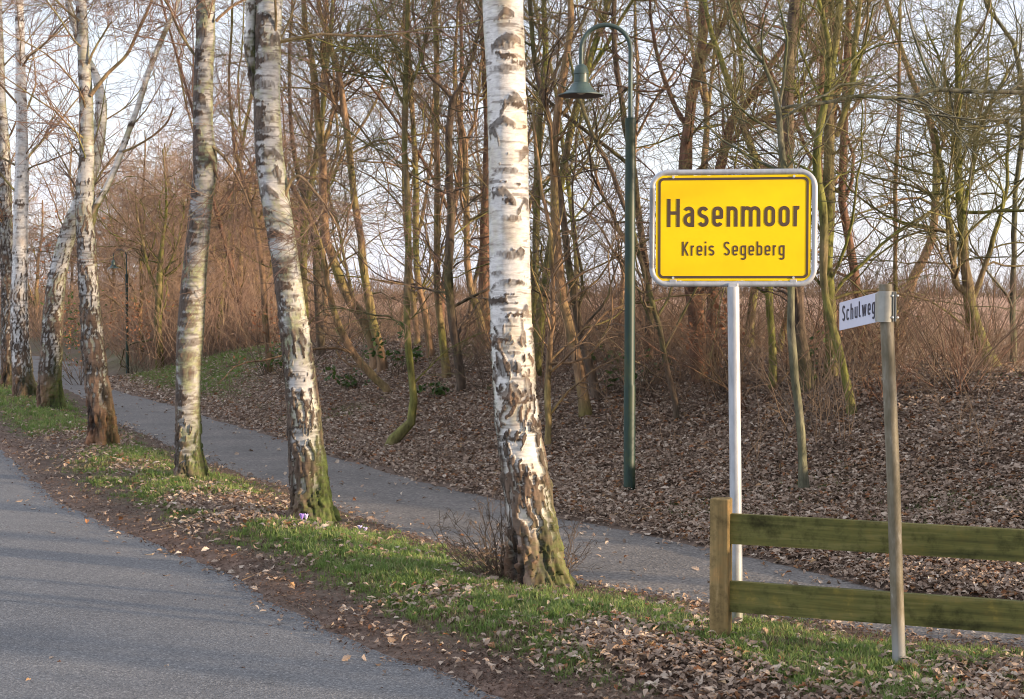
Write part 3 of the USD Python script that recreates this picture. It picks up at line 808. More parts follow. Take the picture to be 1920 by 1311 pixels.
birch('forked birch with brown scaly foot, fourth in the row, one slender yellowish limb slanting right',
      [([(193, 836, 46), (190, 790, 44), (184, 730, 41), (177, 670, 38), (171, 600, 35), (166, 530, 33), (163, 470, 32), (160, 420, 33), (160, 350, 31), (163, 280, 26), (162, 200, 25), (158, 120, 22), (155, 60, 20), (152, 0, 19)],
        dict(na=96, nz=560, zb=3.3, heavy=0.40, up_to=7.0, leftdark=1.0, dark=1.1, algae=0.75, moss=0.25, warm=0.9, bandiness=0.66, grey=0.50, brownbase=0.75)),
       ([(162, 450, 14), (175, 400, 14), (200, 350, 12), (222, 300, 12), (240, 250, 11), (262, 190, 11), (280, 130, 11), (305, 70, 10), (335, 0, 9)], dict(na=30, nz=220, zb=0.0, up_to=6.8, dark=0.3, algae=0.9, bandiness=0.25, warm=0.5))],
      y4, np.random.default_rng(14), 41, limbs=[[(170, 180, 8), (200, 140, 7), (235, 105, 6), (262, 50, 6), (285, 0, 5)], [(230, 285, 5), (275, 262, 4), (310, 232, 4), (325, 200, 3)], [(165, 120, 5), (185, 80, 4), (210, 40, 3)], [(150, 40, 5), (120, 15, 4), (95, -10, 3)]], m1=12, t0=0.35)
y5 = depth_of(96, 766)
birch('birch leaning to the right with mossy foot, behind the forked birch, fifth in the row',
      [([(96, 766, 42), (94, 720, 38), (96, 660, 36), (100, 590, 34), (106, 530, 33), (116, 480, 31), (130, 430, 30), (147, 385, 28), (164, 345, 26), (178, 300, 25), (186, 250, 24), (190, 200, 21), (186, 165, 18), (150, 80, 14), (135, 30, 12), (128, 0, 12)],
        dict(na=80, nz=480, zb=3.0, heavy=0.3, up_to=8.0, leftdark=0.5, dark=0.8, algae=1.0, moss=0.9, warm=0.5, bandiness=0.55, grey=0.42, brownbase=0.7))], y5, np.random.default_rng(15), 53, m1=10, t0=0.5)
y6 = depth_of(46, 746)
birch('bright white birch with dark rugged foot near the left picture edge',
      [([(48, 746, 36), (42, 690, 33), (37, 620, 31), (36, 560, 29), (38, 480, 28), (39, 400, 27), (41, 320, 25), (41, 240, 21), (39, 160, 19), (38, 80, 17), (36, 0, 15)],
        dict(na=80, nz=420, zb=2.8, heavy=0.28, up_to=9.0, dark=0.5, algae=0.15, moss=0.4, warm=0.4, bandiness=0.25, brownbase=0.6))], y6, np.random.default_rng(16), 61, m1=26, t0=0.3, l1=2.4, m3=8)
y7 = depth_of(20, 724)
birch('rough dark patched birch furthest left, its top cut by the picture edge',
      [([(20, 724, 28), (18, 660, 27), (17, 580, 25), (15, 500, 24), (11, 420, 23), (10, 350, 21), (8, 280, 20), (3, 200, 17), (0, 120, 16), (-4, 0, 14)],
        dict(na=72, nz=380, zb=5.5, heavy=0.3, up_to=9.0, leftdark=0.8, dark=1.1, algae=0.7, moss=0.6, warm=0.5, bandiness=0.78, grey=0.5, brownbase=0.8))], y7, np.random.default_rng(17), 71, m1=14, t0=0.3, l1=2.2)

# ---------------------------------------------------------------- woodland on the bank, traced stem by stem
def stem_px(px, Y, base=False, up_to=None, rng=None, rend=0.35):
    px = np.array(px, float)
    Ys = np.full(len(px), float(Y))
    P = at_depth(px[:, 0], px[:, 1], Ys)
    R = px[:, 2] / 2 / FPX * Y
    if base:
        P = np.vstack([P[0] - [0, 0, 0.15], P]); R = np.r_[R[0] * 1.15, R]
    if up_to:
        P, R = extend(P, R, up_to, rng, 0.1, rend)
    return P, R


def lift_depth(px, py, fallback=None):
    p = on_ground(px, py)
    return min(p[1], fallback or 60)


TREES = [
    # label, base pixel (for depth), bark, twig, stems
    ('slender brown tree bending left in a long bow from the bank, above the footpath', (728, 738), 'bark_brown', 'twig', [
        [(728, 738, 15), (700, 710, 15), (662, 664, 14), (632, 605, 13), (615, 548, 12), (603, 480, 12), (583, 420, 11), (565, 380, 10), (534, 332, 8)]]),
    ('stout red-brown tree leaning left behind the bowed slender tree', (706, 692), 'bark_brown', 'twig', [
        [(706, 692, 24), (688, 612, 23), (650, 556, 21), (625, 498, 18), (608, 440, 16), (604, 302, 15), (594, 218, 13), (587, 134, 12), (574, 67, 10), (569, 0, 9)],
        [(604, 280, 9), (618, 235, 9), (632, 180, 8), (640, 120, 7), (655, 40, 6)]]),
    ('orange-brown tree with nearly upright stem beside the stout leaning tree', (716, 700), 'bark_brown', 'twig', [
        [(716, 700, 18), (698, 600, 17), (681, 504, 15), (671, 420, 14), (664, 386, 14), (654, 285, 13), (644, 208, 12), (634, 134, 11), (615, 70, 9), (598, 0, 8)],
        [(648, 225, 9), (625, 185, 8), (612, 150, 7), (604, 80, 6)]]),
    ('slim green tree with a hooked foot growing out over the footpath bank', (726, 838), 'bark_green', 'twig_green', [
        [(726, 838, 24), (748, 815, 21), (768, 795, 18), (778, 765, 16), (776, 720, 14), (768, 655, 13), (768, 554, 13), (770, 420, 12), (763, 268, 11), (762, 168, 10), (765, 67, 8), (766, 0, 7)],
        [(764, 200, 7), (740, 165, 6), (700, 110, 5), (670, 60, 4)], [(764, 190, 6), (785, 120, 5), (808, 40, 4)]]),
    ('thin orange tree standing just right of the slim green tree', (808, 672), 'bark_brown', 'twig', [
        [(808, 672, 15), (795, 581, 13), (781, 514, 12), (778, 420, 12), (778, 386, 11), (772, 235, 10), (768, 134, 8), (760, 0, 6)]]),
    ('straight brown tree left of the forked grey tree', (838, 710), 'bark_brown', 'twig_green', [
        [(838, 710, 16), (826, 608, 14), (818, 521, 13), (818, 420, 12), (817, 235, 11), (817, 100, 10), (812, 0, 9)]]),
    ('grey-brown tree forking in a wide V high beside the nearest birch', (866, 735), 'bark_dark', 'twig', [
        [(866, 735, 18), (850, 608, 17), (842, 504, 16), (845, 420, 16), (839, 330, 15), (840, 235, 14), (849, 181, 12)],
        [(849, 185, 9), (826, 160, 8), (802, 134, 7), (788, 85, 6), (778, 0, 5)], [(849, 185, 9), (872, 141, 8), (890, 85, 7), (901, 0, 6)]]),
    ('brown tree with kinked stem partly hidden by the nearest birch', (912, 660), 'bark_brown', 'twig', [
        [(912, 660, 16), (893, 581, 14), (876, 504, 13), (874, 420, 12), (872, 268, 11), (860, 218, 9), (850, 120, 7), (858, 0, 5)], [(873, 270, 6), (890, 200, 5), (905, 90, 4)]]),
    ('thick reddish stem showing at the left edge of the nearest birch', (908, 655), 'bark_red', 'twig', [
        [(908, 655, 24), (905, 521, 21), (908, 420, 19), (912, 250, 15), (905, 100, 12), (900, 0, 10)]]),
    ('orange lit tree with bent foot just right of the nearest birch', (1098, 786), 'bark_brown', 'twig_green', [
        [(1098, 786, 22), (1088, 715, 21), (1073, 638, 19), (1052, 565, 18), (1046, 487, 18), (1043, 420, 17), (1043, 302, 15), (1053, 218, 14), (1067, 117, 13), (1077, 50, 12), (1075, 0, 11)],
        [(1055, 215, 8), (1085, 150, 7), (1110, 70, 5), (1130, 0, 4)]]),
    ('dark kinked tree close behind the orange lit tree', (1118, 752), 'bark_dark', 'twig', [
        [(1118, 752, 18), (1104, 682, 17), (1084, 621, 15), (1067, 521, 14), (1055, 420, 13), (1040, 330, 12), (1033, 255, 11), (1017, 195, 11), (1000, 117, 9), (993, 0, 8)]]),
    ('thin straight sapling with bare foot right beside the nearest birch trunk', (1028, 842), 'bark_brown', 'twig', [
        [(1028, 842, 13), (1032, 740, 12), (1034, 655, 11), (1040, 571, 9), (1032, 450, 8), (1010, 330, 6), (1000, 200, 5)]]),
    ('yellow-green upright tree just right of the nearest birch top', (1000, 690), 'bark_green', 'twig_green', [
        [(1003, 690, 14), (1006, 550, 13), (1007, 420, 13), (1010, 235, 12), (1022, 100, 11), (1018, 0, 10)]]),
    ('thin dark sapling slanting left behind the green street lamp', (1265, 788), 'bark_dark', 'twig', [
        [(1265, 788, 11), (1250, 690, 11), (1229, 596, 10), (1203, 502, 9), (1170, 390, 9), (1138, 302, 9), (1114, 262, 8), (1088, 191, 7), (1066, 100, 5)]]),
    ('heavy dark red tree forking above the left half of the yellow sign', (1300, 720), 'bark_red', 'twig_red', [
        [(1310, 720, 32), (1304, 560, 30), (1290, 400, 28), (1288, 315, 26), (1300, 201, 22), (1316, 111, 20), (1324, 60, 15), (1320, 0, 14)],
        [(1318, 115, 12), (1334, 84, 13), (1357, 44, 11), (1378, 0, 10)], [(1290, 240, 10), (1250, 170, 9), (1225, 90, 7), (1215, 0, 5)]]),
    ('slanting reddish limb-like tree rising right above the middle of the sign', (1330, 690), 'bark_red', 'twig_red', [
        [(1335, 690, 24), (1338, 500, 23), (1345, 340, 21), (1354, 302, 19), (1371, 228, 17), (1414, 178, 14), (1448, 117, 12), (1490, 60, 8), (1530, 0, 6)],
        [(1352, 310, 11), (1400, 240, 9), (1450, 215, 8), (1520, 160, 5)]]),
    ('smooth green tree leaning left over the middle of the yellow sign', (1450, 730), 'bark_green', 'twig_green', [
        [(1452, 730, 15), (1446, 560, 14), (1434, 400, 14), (1418, 302, 13), (1394, 228, 12), (1374, 161, 11), (1350, 87, 10), (1330, 17, 8)]]),
    ('pale grey sapling with ringed bark in front of the bank, one limb reaching far right', (1507, 922), 'bark_grey', 'twig_green', [
        [(1507, 922, 19), (1498, 800, 16), (1490, 680, 16), (1483, 540, 14), (1472, 380, 13), (1462, 250, 12), (1458, 195, 10), (1440, 140, 7), (1424, 107, 7), (1390, 60, 6), (1364, 0, 5)],
        [(1460, 205, 7), (1480, 200, 7), (1548, 192, 7), (1605, 181, 7), (1662, 185, 8), (1710, 180, 7), (1756, 168, 9), (1820, 172, 8), (1930, 173, 8)],
        [(1460, 200, 7), (1466, 150, 6), (1470, 84, 5), (1455, 0, 4)], [(1756, 168, 5), (1730, 100, 5), (1700, 20, 3)]]),
    ('thick straight brown trunk rising behind the right end of the yellow sign', (1512, 735), 'bark_dark', 'twig', [
        [(1514, 735, 26), (1500, 600, 24), (1490, 450, 24), (1481, 315, 24), (1481, 168, 23), (1488, 67, 21), (1494, 0, 20)]]),
    ('dark green tree with slanting foot between the sign and the street name post', (1596, 778), 'bark_green', 'twig_green', [
        [(1597, 778, 17), (1573, 655, 16), (1546, 554, 15), (1540, 420, 16), (1526, 315, 16), (1529, 268, 15), (1538, 201, 14), (1548, 134, 12), (1548, 84, 10), (1528, 0, 8)],
        [(1530, 262, 8), (1505, 215, 6), (1490, 150, 4)]]),
    ('big yellow-green tree splitting into three stems right of the yellow sign', (1562, 712), 'bark_green', 'twig_green', [
        [(1563, 712, 25), (1565, 588, 24), (1562, 487, 23), (1563, 403, 23), (1565, 268, 21), (1560, 185, 18), (1568, 100, 14), (1576, 33, 13), (1579, 0, 12)],
        [(1566, 255, 12), (1580, 210, 12), (1592, 168, 12), (1599, 84, 10), (1610, 0, 9)], [(1561, 180, 9), (1552, 120, 9), (1545, 60, 8), (1546, 0, 7)]]),
    ('thin pale pole-like tree far right of the sign', (1684, 680), 'bark_brown', 'twig_red', [
        [(1684, 680, 9), (1683, 560, 8), (1682, 420, 8), (1685, 260, 7), (1688, 141, 6), (1690, 0, 4)]]),
    ('orange lit tree slanting right above the street name sign', (1690, 650), 'bark_brown', 'twig_green', [
        [(1688, 650, 20), (1709, 531, 18), (1733, 487, 18), (1750, 437, 16), (1757, 302, 14), (1744, 218, 12), (1717, 161, 10), (1690, 74, 9), (1668, 0, 7)],
        [(1755, 300, 7), (1775, 230, 6), (1770, 120, 5)]]),
    ('many-stemmed dark mossy tree leaning left at the right side of the bank', (1860, 695), 'bark_green', 'twig_green', [
        [(1862, 695, 36), (1838, 638, 29), (1824, 588, 25), (1818, 548, 22), (1808, 470, 18), (1803, 403, 18), (1797, 302, 15), (1800, 168, 12), (1798, 34, 9), (1812, -20, 7)],
        [(1818, 555, 13), (1797, 535, 13), (1783, 437, 12), (1766, 336, 10), (1752, 240, 7)],
        [(1822, 570, 12), (1840, 521, 11), (1864, 437, 9), (1880, 340, 7), (1890, 220, 5)],
        [(1806, 430, 9), (1818, 330, 9), (1832, 252, 8), (1862, 188, 7), (1900, 120, 5)],
        [(1800, 310, 7), (1780, 240, 6), (1765, 150, 5), (1740, 60, 4)]]),
    ('slender grey-green tree cut by the right picture edge', (1905, 690), 'bark_grey', 'twig_green', [
        [(1898, 690, 12), (1894, 550, 11), (1896, 400, 10), (1912, 260, 10), (1917, 208, 10), (1907, 100, 8), (1870, 40, 7), (1845, 0, 6)]]),
    ('yellowish stem rising between the second birch and the stout leaning tree', (575, 690), 'bark_green', 'twig_green', [
        [(572, 690, 15), (570, 560, 14), (570, 420, 13), (585, 335, 12), (598, 240, 10), (610, 120, 8), (622, 0, 6)]]),
    ('dark upright tree just right of the second birch', (600, 670), 'bark_dark', 'twig', [
        [(602, 670, 16), (598, 560, 15), (592, 450, 14), (560, 330, 11), (545, 240, 8), (540, 120, 6), (548, 0, 5)]]),
    ('thin brown tree behind the third birch, right of its trunk', (500, 700), 'bark_brown', 'twig_red', [
        [(505, 700, 12), (500, 600, 11), (490, 480, 10), (470, 380, 9), (440, 280, 7), (430, 150, 5), (436, 0, 4)]]),
    ('yellow lit tree with two raised arms on the grassy bank beyond the third birch', (297, 692), 'bark_green', 'twig_red', [
        [(297, 692, 17), (293, 620, 15), (294, 560, 14), (296, 510, 12), (300, 470, 8), (310, 380, 5), (305, 280, 3)],
        [(294, 545, 7), (280, 510, 6), (268, 460, 5), (255, 380, 3)], [(296, 540, 6), (312, 500, 5), (330, 460, 4), (345, 380, 3)]]),
]
rngT = np.random.default_rng(100)
ALL_TOP = 8.5
for i, (label, bp, bm, tm, stems) in enumerate(TREES):
    Y = lift_depth(*bp, fallback=34)
    rr = np.random.default_rng(1000 + i)
    out = []
    for j, s in enumerate(stems):
        top = s[-1][1] <= 20
        out.append(stem_px(s, Y + (0 if j == 0 else 0.02 * j), base=(j == 0), up_to=(EYE + (550 + 260) / FPX * Y) if top else None, rng=rr))
    near = Y < 17
    bare_tree('woodland_tree', label, out, M[bm], M[tm], rr, m1=16, m2=8, m3=6, l1=1.35 + 0.022 * Y, t0=0.40 if Y < 13 else 0.13, rtwig=0.0009 + 0.00005 * Y)

# trees further back, in the wood and behind the hedge
def free_tree(rng, x, y, h, r, forks=2, lean=0.12):
    z = float(gh(np.array([x]), np.array([y]))[0])
    k = 9
    d = norm(np.array([rng.normal(0, lean), rng.normal(0, lean), 1.0]))
    P = [np.array([x, y, z - 0.15])]
    for _ in range(k):
        d = norm(d + np.r_[rng.normal(0, 0.09, 2), 0.06])
        P.append(P[-1] + d * h / k)
    P = np.array(P)
    R = r * np.linspace(1.1, 0.25, k + 1)
    stems = [(P, R)]
    for _ in range(forks):
        i = rng.integers(2, 6)
        dd = norm(np.array([rng.normal(0, 0.5), rng.normal(0, 0.5), 0.9]))
        q_ = [P[i]]
        for _ in range(6):
            dd = norm(dd + np.r_[rng.normal(0, 0.12, 2), 0.1])
            q_.append(q_[-1] + dd * (h * (1 - i / k) * 0.9) / 6)
        stems.append((np.array(q_), R[i] * 0.62 * np.linspace(1, 0.3, 7)))
    return stems


MARKS = [(0, 'the left picture edge'), (46, 'the white birch with rugged foot'), (193, 'the forked birch'), (357, 'the banded third birch'), (588, 'the second birch'), (1016, 'the nearest birch'), (1180, 'the near lamp post'),
         (1382, 'the town sign post'), (1686, 'the street name post'), (1920, 'the right picture edge')]
ORD = 'first second third fourth fifth sixth seventh eighth ninth tenth eleventh twelfth thirteenth fourteenth fifteenth sixteenth seventeenth eighteenth nineteenth twentieth twenty-first twenty-second twenty-third twenty-fourth twenty-fifth twenty-sixth twenty-seventh twenty-eighth twenty-ninth thirtieth thirty-first thirty-second thirty-third thirty-fourth thirty-fifth thirty-sixth thirty-seventh thirty-eighth thirty-ninth fortieth forty-first forty-second forty-third forty-fourth forty-fifth'.split()


def to_px(x, y, z=0.6):
    v = np.array([x, y, z - EYE])
    return PW / 2 + FPX * v[0] / (v @ _F)


def placed_labels(what, xy):
    """A label for each thing that says where it stands between two landmarks."""
    px = np.array([to_px(*p) for p in xy])
    at = np.clip(np.searchsorted([m[0] for m in MARKS], px) - 1, 0, len(MARKS) - 2)
    out = [''] * len(xy)
    for k in set(at):
        ids = [i for i in np.argsort(px) if at[i] == k]
        for r, i in enumerate(ids):
            lead = f'{ORD[min(r, 44)]} ' if len(ids) > 1 else ''
            out[i] = f'{lead}{what}, between {MARKS[k][1]} and {MARKS[k + 1][1]}'
    return out


rngF = np.random.default_rng(7)
spots_ = []
for _ in range(600):
    if len(spots_) >= 20:
        break
    y = rngF.uniform(17, 36)
    x = rngF.uniform(-0.32, 0.33) * y
    df = float(sdist(PATH_F, np.array([x]), np.array([y]))[0])
    lim = 8.5 if x < 0.3 * y * 0.3 else 6.2
    if df < 2.6 or df > lim or any(abs(x / y - a / b) < 0.012 for a, b in spots_):
        continue
    spots_.append((x, y))
for (x, y), lab in zip(spots_, placed_labels('thin background tree', spots_)):
    bm, tm = [('bark_brown', 'twig'), ('bark_green', 'twig_green'), ('bark_dark', 'twig'), ('bark_red', 'twig_red')][rngF.integers(0, 4)]
    bare_tree('background_tree', lab, free_tree(rngF, x, y, rngF.uniform(6, 10), rngF.uniform(0.03, 0.065)), M[bm], M[tm], rngF,
              group='thin bare trees filling the wood behind the bank', m1=13, m2=7, m3=6, l1=2.0, t0=0.07, rtwig=0.0011 + 0.00005 * y, sides=6)
# the far wood at the left, where the path bends away
spots_ = []
for _ in range(900):
    if len(spots_) >= 30:
        break
    y = rngF.uniform(32, 62)
    x = rngF.uniform(-0.34, -0.14) * y
    dn_, df_ = float(sdist(PATH_N, np.array([x]), np.array([y]))[0]), float(sdist(PATH_F, np.array([x]), np.array([y]))[0])
    if (df_ < 1.0 and y < 44 and dn_ > -3.0) or (dn_ < -1.0 and y < 46):
        continue
    spots_.append((x, y))
for (x, y), lab in zip(spots_, placed_labels('far brown tree', spots_)):
    bare_tree('far_tree', lab, free_tree(rngF, x, y, rngF.uniform(3.4, 6.4), rngF.uniform(0.04, 0.09), 2), M['bark_brown'], M['twig_far_hazed'], rngF,
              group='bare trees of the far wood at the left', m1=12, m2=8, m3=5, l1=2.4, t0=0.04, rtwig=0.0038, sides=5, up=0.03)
# the hedge trees that go on along the bank, past the right edge of the picture; they sift the low sun
for k in range(9):
    a = k / 8
    x, y = 7.2 + 2.2 * a + rngF.normal(0, .5), 8.0 - 8.5 * a + rngF.normal(0, .3)
    if 4.2 < y < 6.2:
        continue
    bare_tree('hedge_tree', 'bare tree further along the bank, beyond the right picture edge', free_tree(rngF, x, y, rngF.uniform(5.5, 7.5), rngF.uniform(0.07, 0.12), 4), M['bark_green'], M['twig'], rngF,
              group='bare trees further along the bank', m1=13, m2=8, m3=3, l1=1.7, t0=0.03, rtwig=0.0055, sides=6)

# ---------------------------------------------------------------- undergrowth
rngU = np.random.default_rng(31)
def shrub(label, x, y, n, h, m, spread, rngs, group=None, name='bare_shrub', m2=6, r=0.004, leanx=0.0, m3=4):
    z = float(gh(np.array([x]), np.array([y]))[0])
    base = np.array([x, y, z])
    t = thing(name, label, 'shrub', base, group=group)
    k = 8
    a = rngs.uniform(0, 2 * np.pi, n)
    d = norm(np.stack([np.cos(a) * spread + leanx, np.sin(a) * spread, np.ones(n)], -1) + rngs.normal(0, 0.12, (n, 3)))
    P = np.empty((n, k, 3)); P[:, 0] = np.stack([rngs.normal(0, 0.05, n), rngs.normal(0, 0.05, n), np.full(n, -0.05)], -1)
    ln = h * rngs.uniform(0.5, 1.15, n)
    for q_ in range(1, k):
        d = norm(d + rngs.normal(0, 0.11, (n, 3)) + [0, 0, 0.02])
        P[:, q_] = P[:, q_ - 1] + d * (ln / (k - 1))[:, None]
    R = r * rngs.uniform(0.6, 1.3, n)[:, None] * np.linspace(1, 0.35, k)
    obj('stems', tubes(P, R, 5), m, t, smooth=True)
    b, rb, lb = kids(rngs, P, R, ln, m2, 0.2, 0.97, 0.7, 0.4, 0.02, 0.16, 6, 0.0013, 0.5)
    g, w = [b], [2 * rb]
    if m3:
        b3, r3, _ = kids(rngs, b, rb, lb, m3, 0.2, 0.97, 0.7, 0.5, 0.0, 0.2, 4, 0.0011, 0.6)
        g.append(b3); w.append(2 * r3)
    curves('twigs', g, w, m, t, kind='stuff')
    return t


c = on_ground(955, 1092)
shrub('bare dark shoots fanning left from the foot of the nearest birch', c[0] - 0.05, c[1] - 0.05, 26, 0.50, M['twig'], 0.55, rngU, leanx=-0.55, r=0.0045, m2=7)
c = on_ground(1058, 1085)
shrub('few thin twigs sprouting at the right of the nearest birch foot', c[0], c[1], 6, 0.4, M['twig'], 0.3, rngU, leanx=0.15, r=0.003)
spots_ = []
for _ in range(2600):
    if len(spots_) >= 112:
        break
    y = rngU.uniform(12.5, 32); x = rngU.uniform(-0.31, 0.32) * y
    df = float(sdist(PATH_F, np.array([x]), np.array([y]))[0])
    if not (2.2 < df < 6.5) or (x < -3.4 and y < 30 and df < 3.0):
        continue
    spots_.append((x, y))
for (x, y), lab in zip(spots_, placed_labels('bare shoots', spots_)):
    shrub(lab, x, y, 10, rngU.uniform(0.7, 1.9), M[['twig', 'twig_red', 'bark_red', 'twig'][rngU.integers(0, 4)]], 0.8, rngU,
          group='bare shoots of undergrowth under the trees', r=0.0055, m2=5, m3=3)

spots_ = []
for _ in range(900):
    if len(spots_) >= 22:
        break
    y = rngU.uniform(10.5, 16); x = rngU.uniform(-0.1, 0.32) * y
    df = float(sdist(PATH_F, np.array([x]), np.array([y]))[0])
    if 0.9 < df < 3.2:
        spots_.append((x, y))
for (x, y), lab in zip(spots_, placed_labels('thin sprout in leaves', spots_)):
    shrub(lab, x, y, 4, rngU.uniform(0.4, 1.1), M['twig'], 0.4, rngU, group='thin bare sprouts standing in the leaves of the bank', name='bare_sprout', r=0.0035, m2=4, m3=2)

# dry stalks and brambles as one mass along the bank top
n = 11000
y = rngU.uniform(13, 46, n * 3); x = rngU.uniform(-0.36, 0.37, n * 3) * y
df = sdist(PATH_F, x, y)
keep = (df > 2.2) & (df < 10) & (rngU.uniform(0, 1, n * 3) < sstep(1.8, 4.5, df) * np.clip(n2(x, y, 0.8, 61) * 2.6 - 0.7, 0.05, 1))
x, y = x[keep][:n], y[keep][:n]
n = len(x)
P = np.empty((n, 5, 3)); P[:, 0] = np.stack([x, y, gh(x, y) - 0.02], -1)
a = rngU.uniform(0, 2 * np.pi, n); sp = rngU.uniform(0.1, 0.9, n)
d = norm(np.stack([np.cos(a) * sp, np.sin(a) * sp, np.ones(n)], -1))
hh = rngU.uniform(0.25, 1.0, n) * rngU.uniform(0.6, 1.3, n)
for q_ in range(1, 5):
    d = norm(d + rngU.normal(0, 0.16, (n, 3)) - [0, 0, 0.07 * q_])
    P[:, q_] = P[:, q_ - 1] + d * (hh / 4)[:, None]
W = (0.0034 + 0.0001 * y)[:, None] * np.linspace(1, 0.5, 5)
hf = int(n * 0.7)
curves('undergrowth_stalks', [P[:hf]], [W[:hf]], M['twig_red'], kind='stuff', label='reddish dry stalks and brambles carpeting the top of the bank', category='undergrowth')
curves('dry_grass_stalks', [P[hf:]], [W[hf:]], M['straw'], kind='stuff', label='pale dry grass stalks standing under the trees on the bank', category='dry grass')

n = 7000
y = 30 + 42 * rngU.uniform(0, 1, n * 3) ** 1.3; x = rngU.uniform(-0.37, -0.13, n * 3) * y
dn_, df_ = sdist(PATH_N, x, y), sdist(PATH_F, x, y)
keep = (df_ > 0.9) | ((dn_ < -2.2) & (y > 40) & (sdist(ROAD, x, y) > 0.5)) | ((dn_ < -0.5) & (y > 55))
x, y = x[keep][:n], y[keep][:n]; n = len(x)
P = np.empty((n, 6, 3)); P[:, 0] = np.stack([x, y, gh(x, y) - 0.05], -1)
d = norm(np.stack([rngU.normal(0, 0.35, n), rngU.normal(0, 0.35, n), np.ones(n)], -1))
hh = rngU.uniform(0.5, 2.9, n) * (0.5 + n2(x, y, 0.25, 81))
for q_ in range(1, 6):
    d = norm(d + rngU.normal(0, 0.2, (n, 3)))
    P[:, q_] = P[:, q_ - 1] + d * (hh / 5)[:, None]
W6 = np.full((n, 6), 0.014) * np.linspace(1, 0.4, 6)
h3 = n // 3
curves('far_thicket', [P[h3:]], [W6[h3:]], M['twig_far_hazed'], kind='stuff', label='far light brown thicket closing the view where the footpath bends away', category='thicket')
curves('far_brambles', [P[:h3] * [1, 1, 0.8]], [W6[:h3]], M['twig_birch'], kind='stuff', label='darker brambles mixed into the far thicket at the bend', category='brambles')

# far hedge and wood on the skyline beyond the field
n = 9000
rf = rngU.uniform(170, 330, n); ax = rngU.uniform(-0.42, 0.42, n)
x, y = ax * rf, rf
z = gh(x, y)
P = np.empty((n, 4, 3)); P[:, 0] = np.stack([x, y, z - 0.2], -1)
d = norm(np.stack([rngU.normal(0, 0.35, n), rngU.normal(0, 0.35, n), np.ones(n)], -1))
hh = rngU.uniform(1.5, 5.5, n) * (0.35 + 0.9 * n2(ax * 40, 0 * ax, 0.6, 71))
for q_ in range(1, 4):
    d = norm(d + rngU.normal(0, 0.2, (n, 3)))
    P[:, q_] = P[:, q_ - 1] + d * (hh / 3)[:, None]
curves('distant_hedge', [P], [np.full((n, 4), 0.07) * np.linspace(1, 0.4, 4)], M['twig'], kind='stuff', label='distant bare hedge on the skyline beyond the field', category='hedge')

# leafy bushes that kept green or brown leaves
def bush(label, px, py, w, h, n, m, rngs, cat='bush', name='leafy_bush', lsize=0.06):
    c = on_ground(px, py)
    t = thing(name, label, cat, c)
    k = 7
    ns = 10
    a = rngs.uniform(0, 2 * np.pi, ns)
    d = norm(np.stack([np.cos(a) * 0.5, np.sin(a) * 0.5, np.ones(ns)], -1))
    P = np.empty((ns, k, 3)); P[:, 0] = rngs.normal(0, 0.05, (ns, 3)) * [1, 1, 0] - [0, 0, 0.05]
    for q_ in range(1, k):
        d = norm(d + rngs.normal(0, 0.15, (ns, 3)))
        P[:, q_] = P[:, q_ - 1] + d * h / (k - 1) * rngs.uniform(0.7, 1.0, (ns, 1))
    obj('stems', tubes(P, 0.006 * np.linspace(1, .4, k)[None] * np.ones((ns, 1)), 5), M['twig'], t)
    u = norm(rngs.normal(0, 1, (n, 3))) * rngs.uniform(0, 1, (n, 1)) ** 0.5
    lumps = rngs.normal(0, 0.45, (9, 3)) * [w, w, h * 0.5] * 0.8
    pos = lumps[rngs.integers(0, 9, n)] + u * np.array([w * 0.30, w * 0.30, h * 0.22]) + [0, 0, h * 0.55]
    pos[:, 2] = np.clip(pos[:, 2], 0.03, None)
    lm = [(leaf_mesh(rngs, lsize, 0, 0.3, 0.3), m), (leaf_mesh(rngs, lsize * 1.2, 0, 0.15, 0.4), m)]
    instancer('leaves', lm, pos, quats(rngs, n, 0.9), rngs.uniform(0.6, 1.3, n), t, rng=rngs, kind='stuff')
    return t


for (px, py, w, h, n_, lab) in [(745, 705, .4, .6, 160, 'green leafed bush behind the slim green tree with the hooked foot'), (1150, 735, .4, .6, 110, 'green bush just left of the green street lamp pole'),
                                (1225, 720, .3, .45, 60, 'green bush low between lamp pole and sign'), (1520, 730, .35, .6, 90, 'dark green bush under the right end of the yellow sign'),
                                (815, 745, .3, .18, 90, 'bright green ground plant on the bank below the brown trees'), (140, 715, 1.1, 1.9, 420, 'green bush at the far end of the footpath behind the forked birch'),
                                (660, 730, .45, .3, 120, 'small dark green plants at the foot of the bowed slender tree'), (528, 712, .5, .6, 160, 'dark green bush left of the second birch trunk')]:
    bush(lab, px, py, w, h, n_, M['evergreen'], rngU)
for (px, py, w, h, n_, lab) in [(150, 728, 1.5, 3.4, 520, 'young tree holding rusty orange leaves between the leaning and the forked birch'), (255, 700, 1.1, 2.2, 260, 'young tree holding rusty leaves beside the far lamp post'),
                                (500, 706, .8, 1.4, 260, 'young beech holding orange leaves left of the second birch trunk'), (1345, 735, .6, 1.2, 200, 'bush of hanging russet leaves under the yellow sign')]:
    bush(lab, px, py, w, h, n_, M['leaf_hung'], rngU, cat='young tree', name='russet_bush', lsize=0.052)

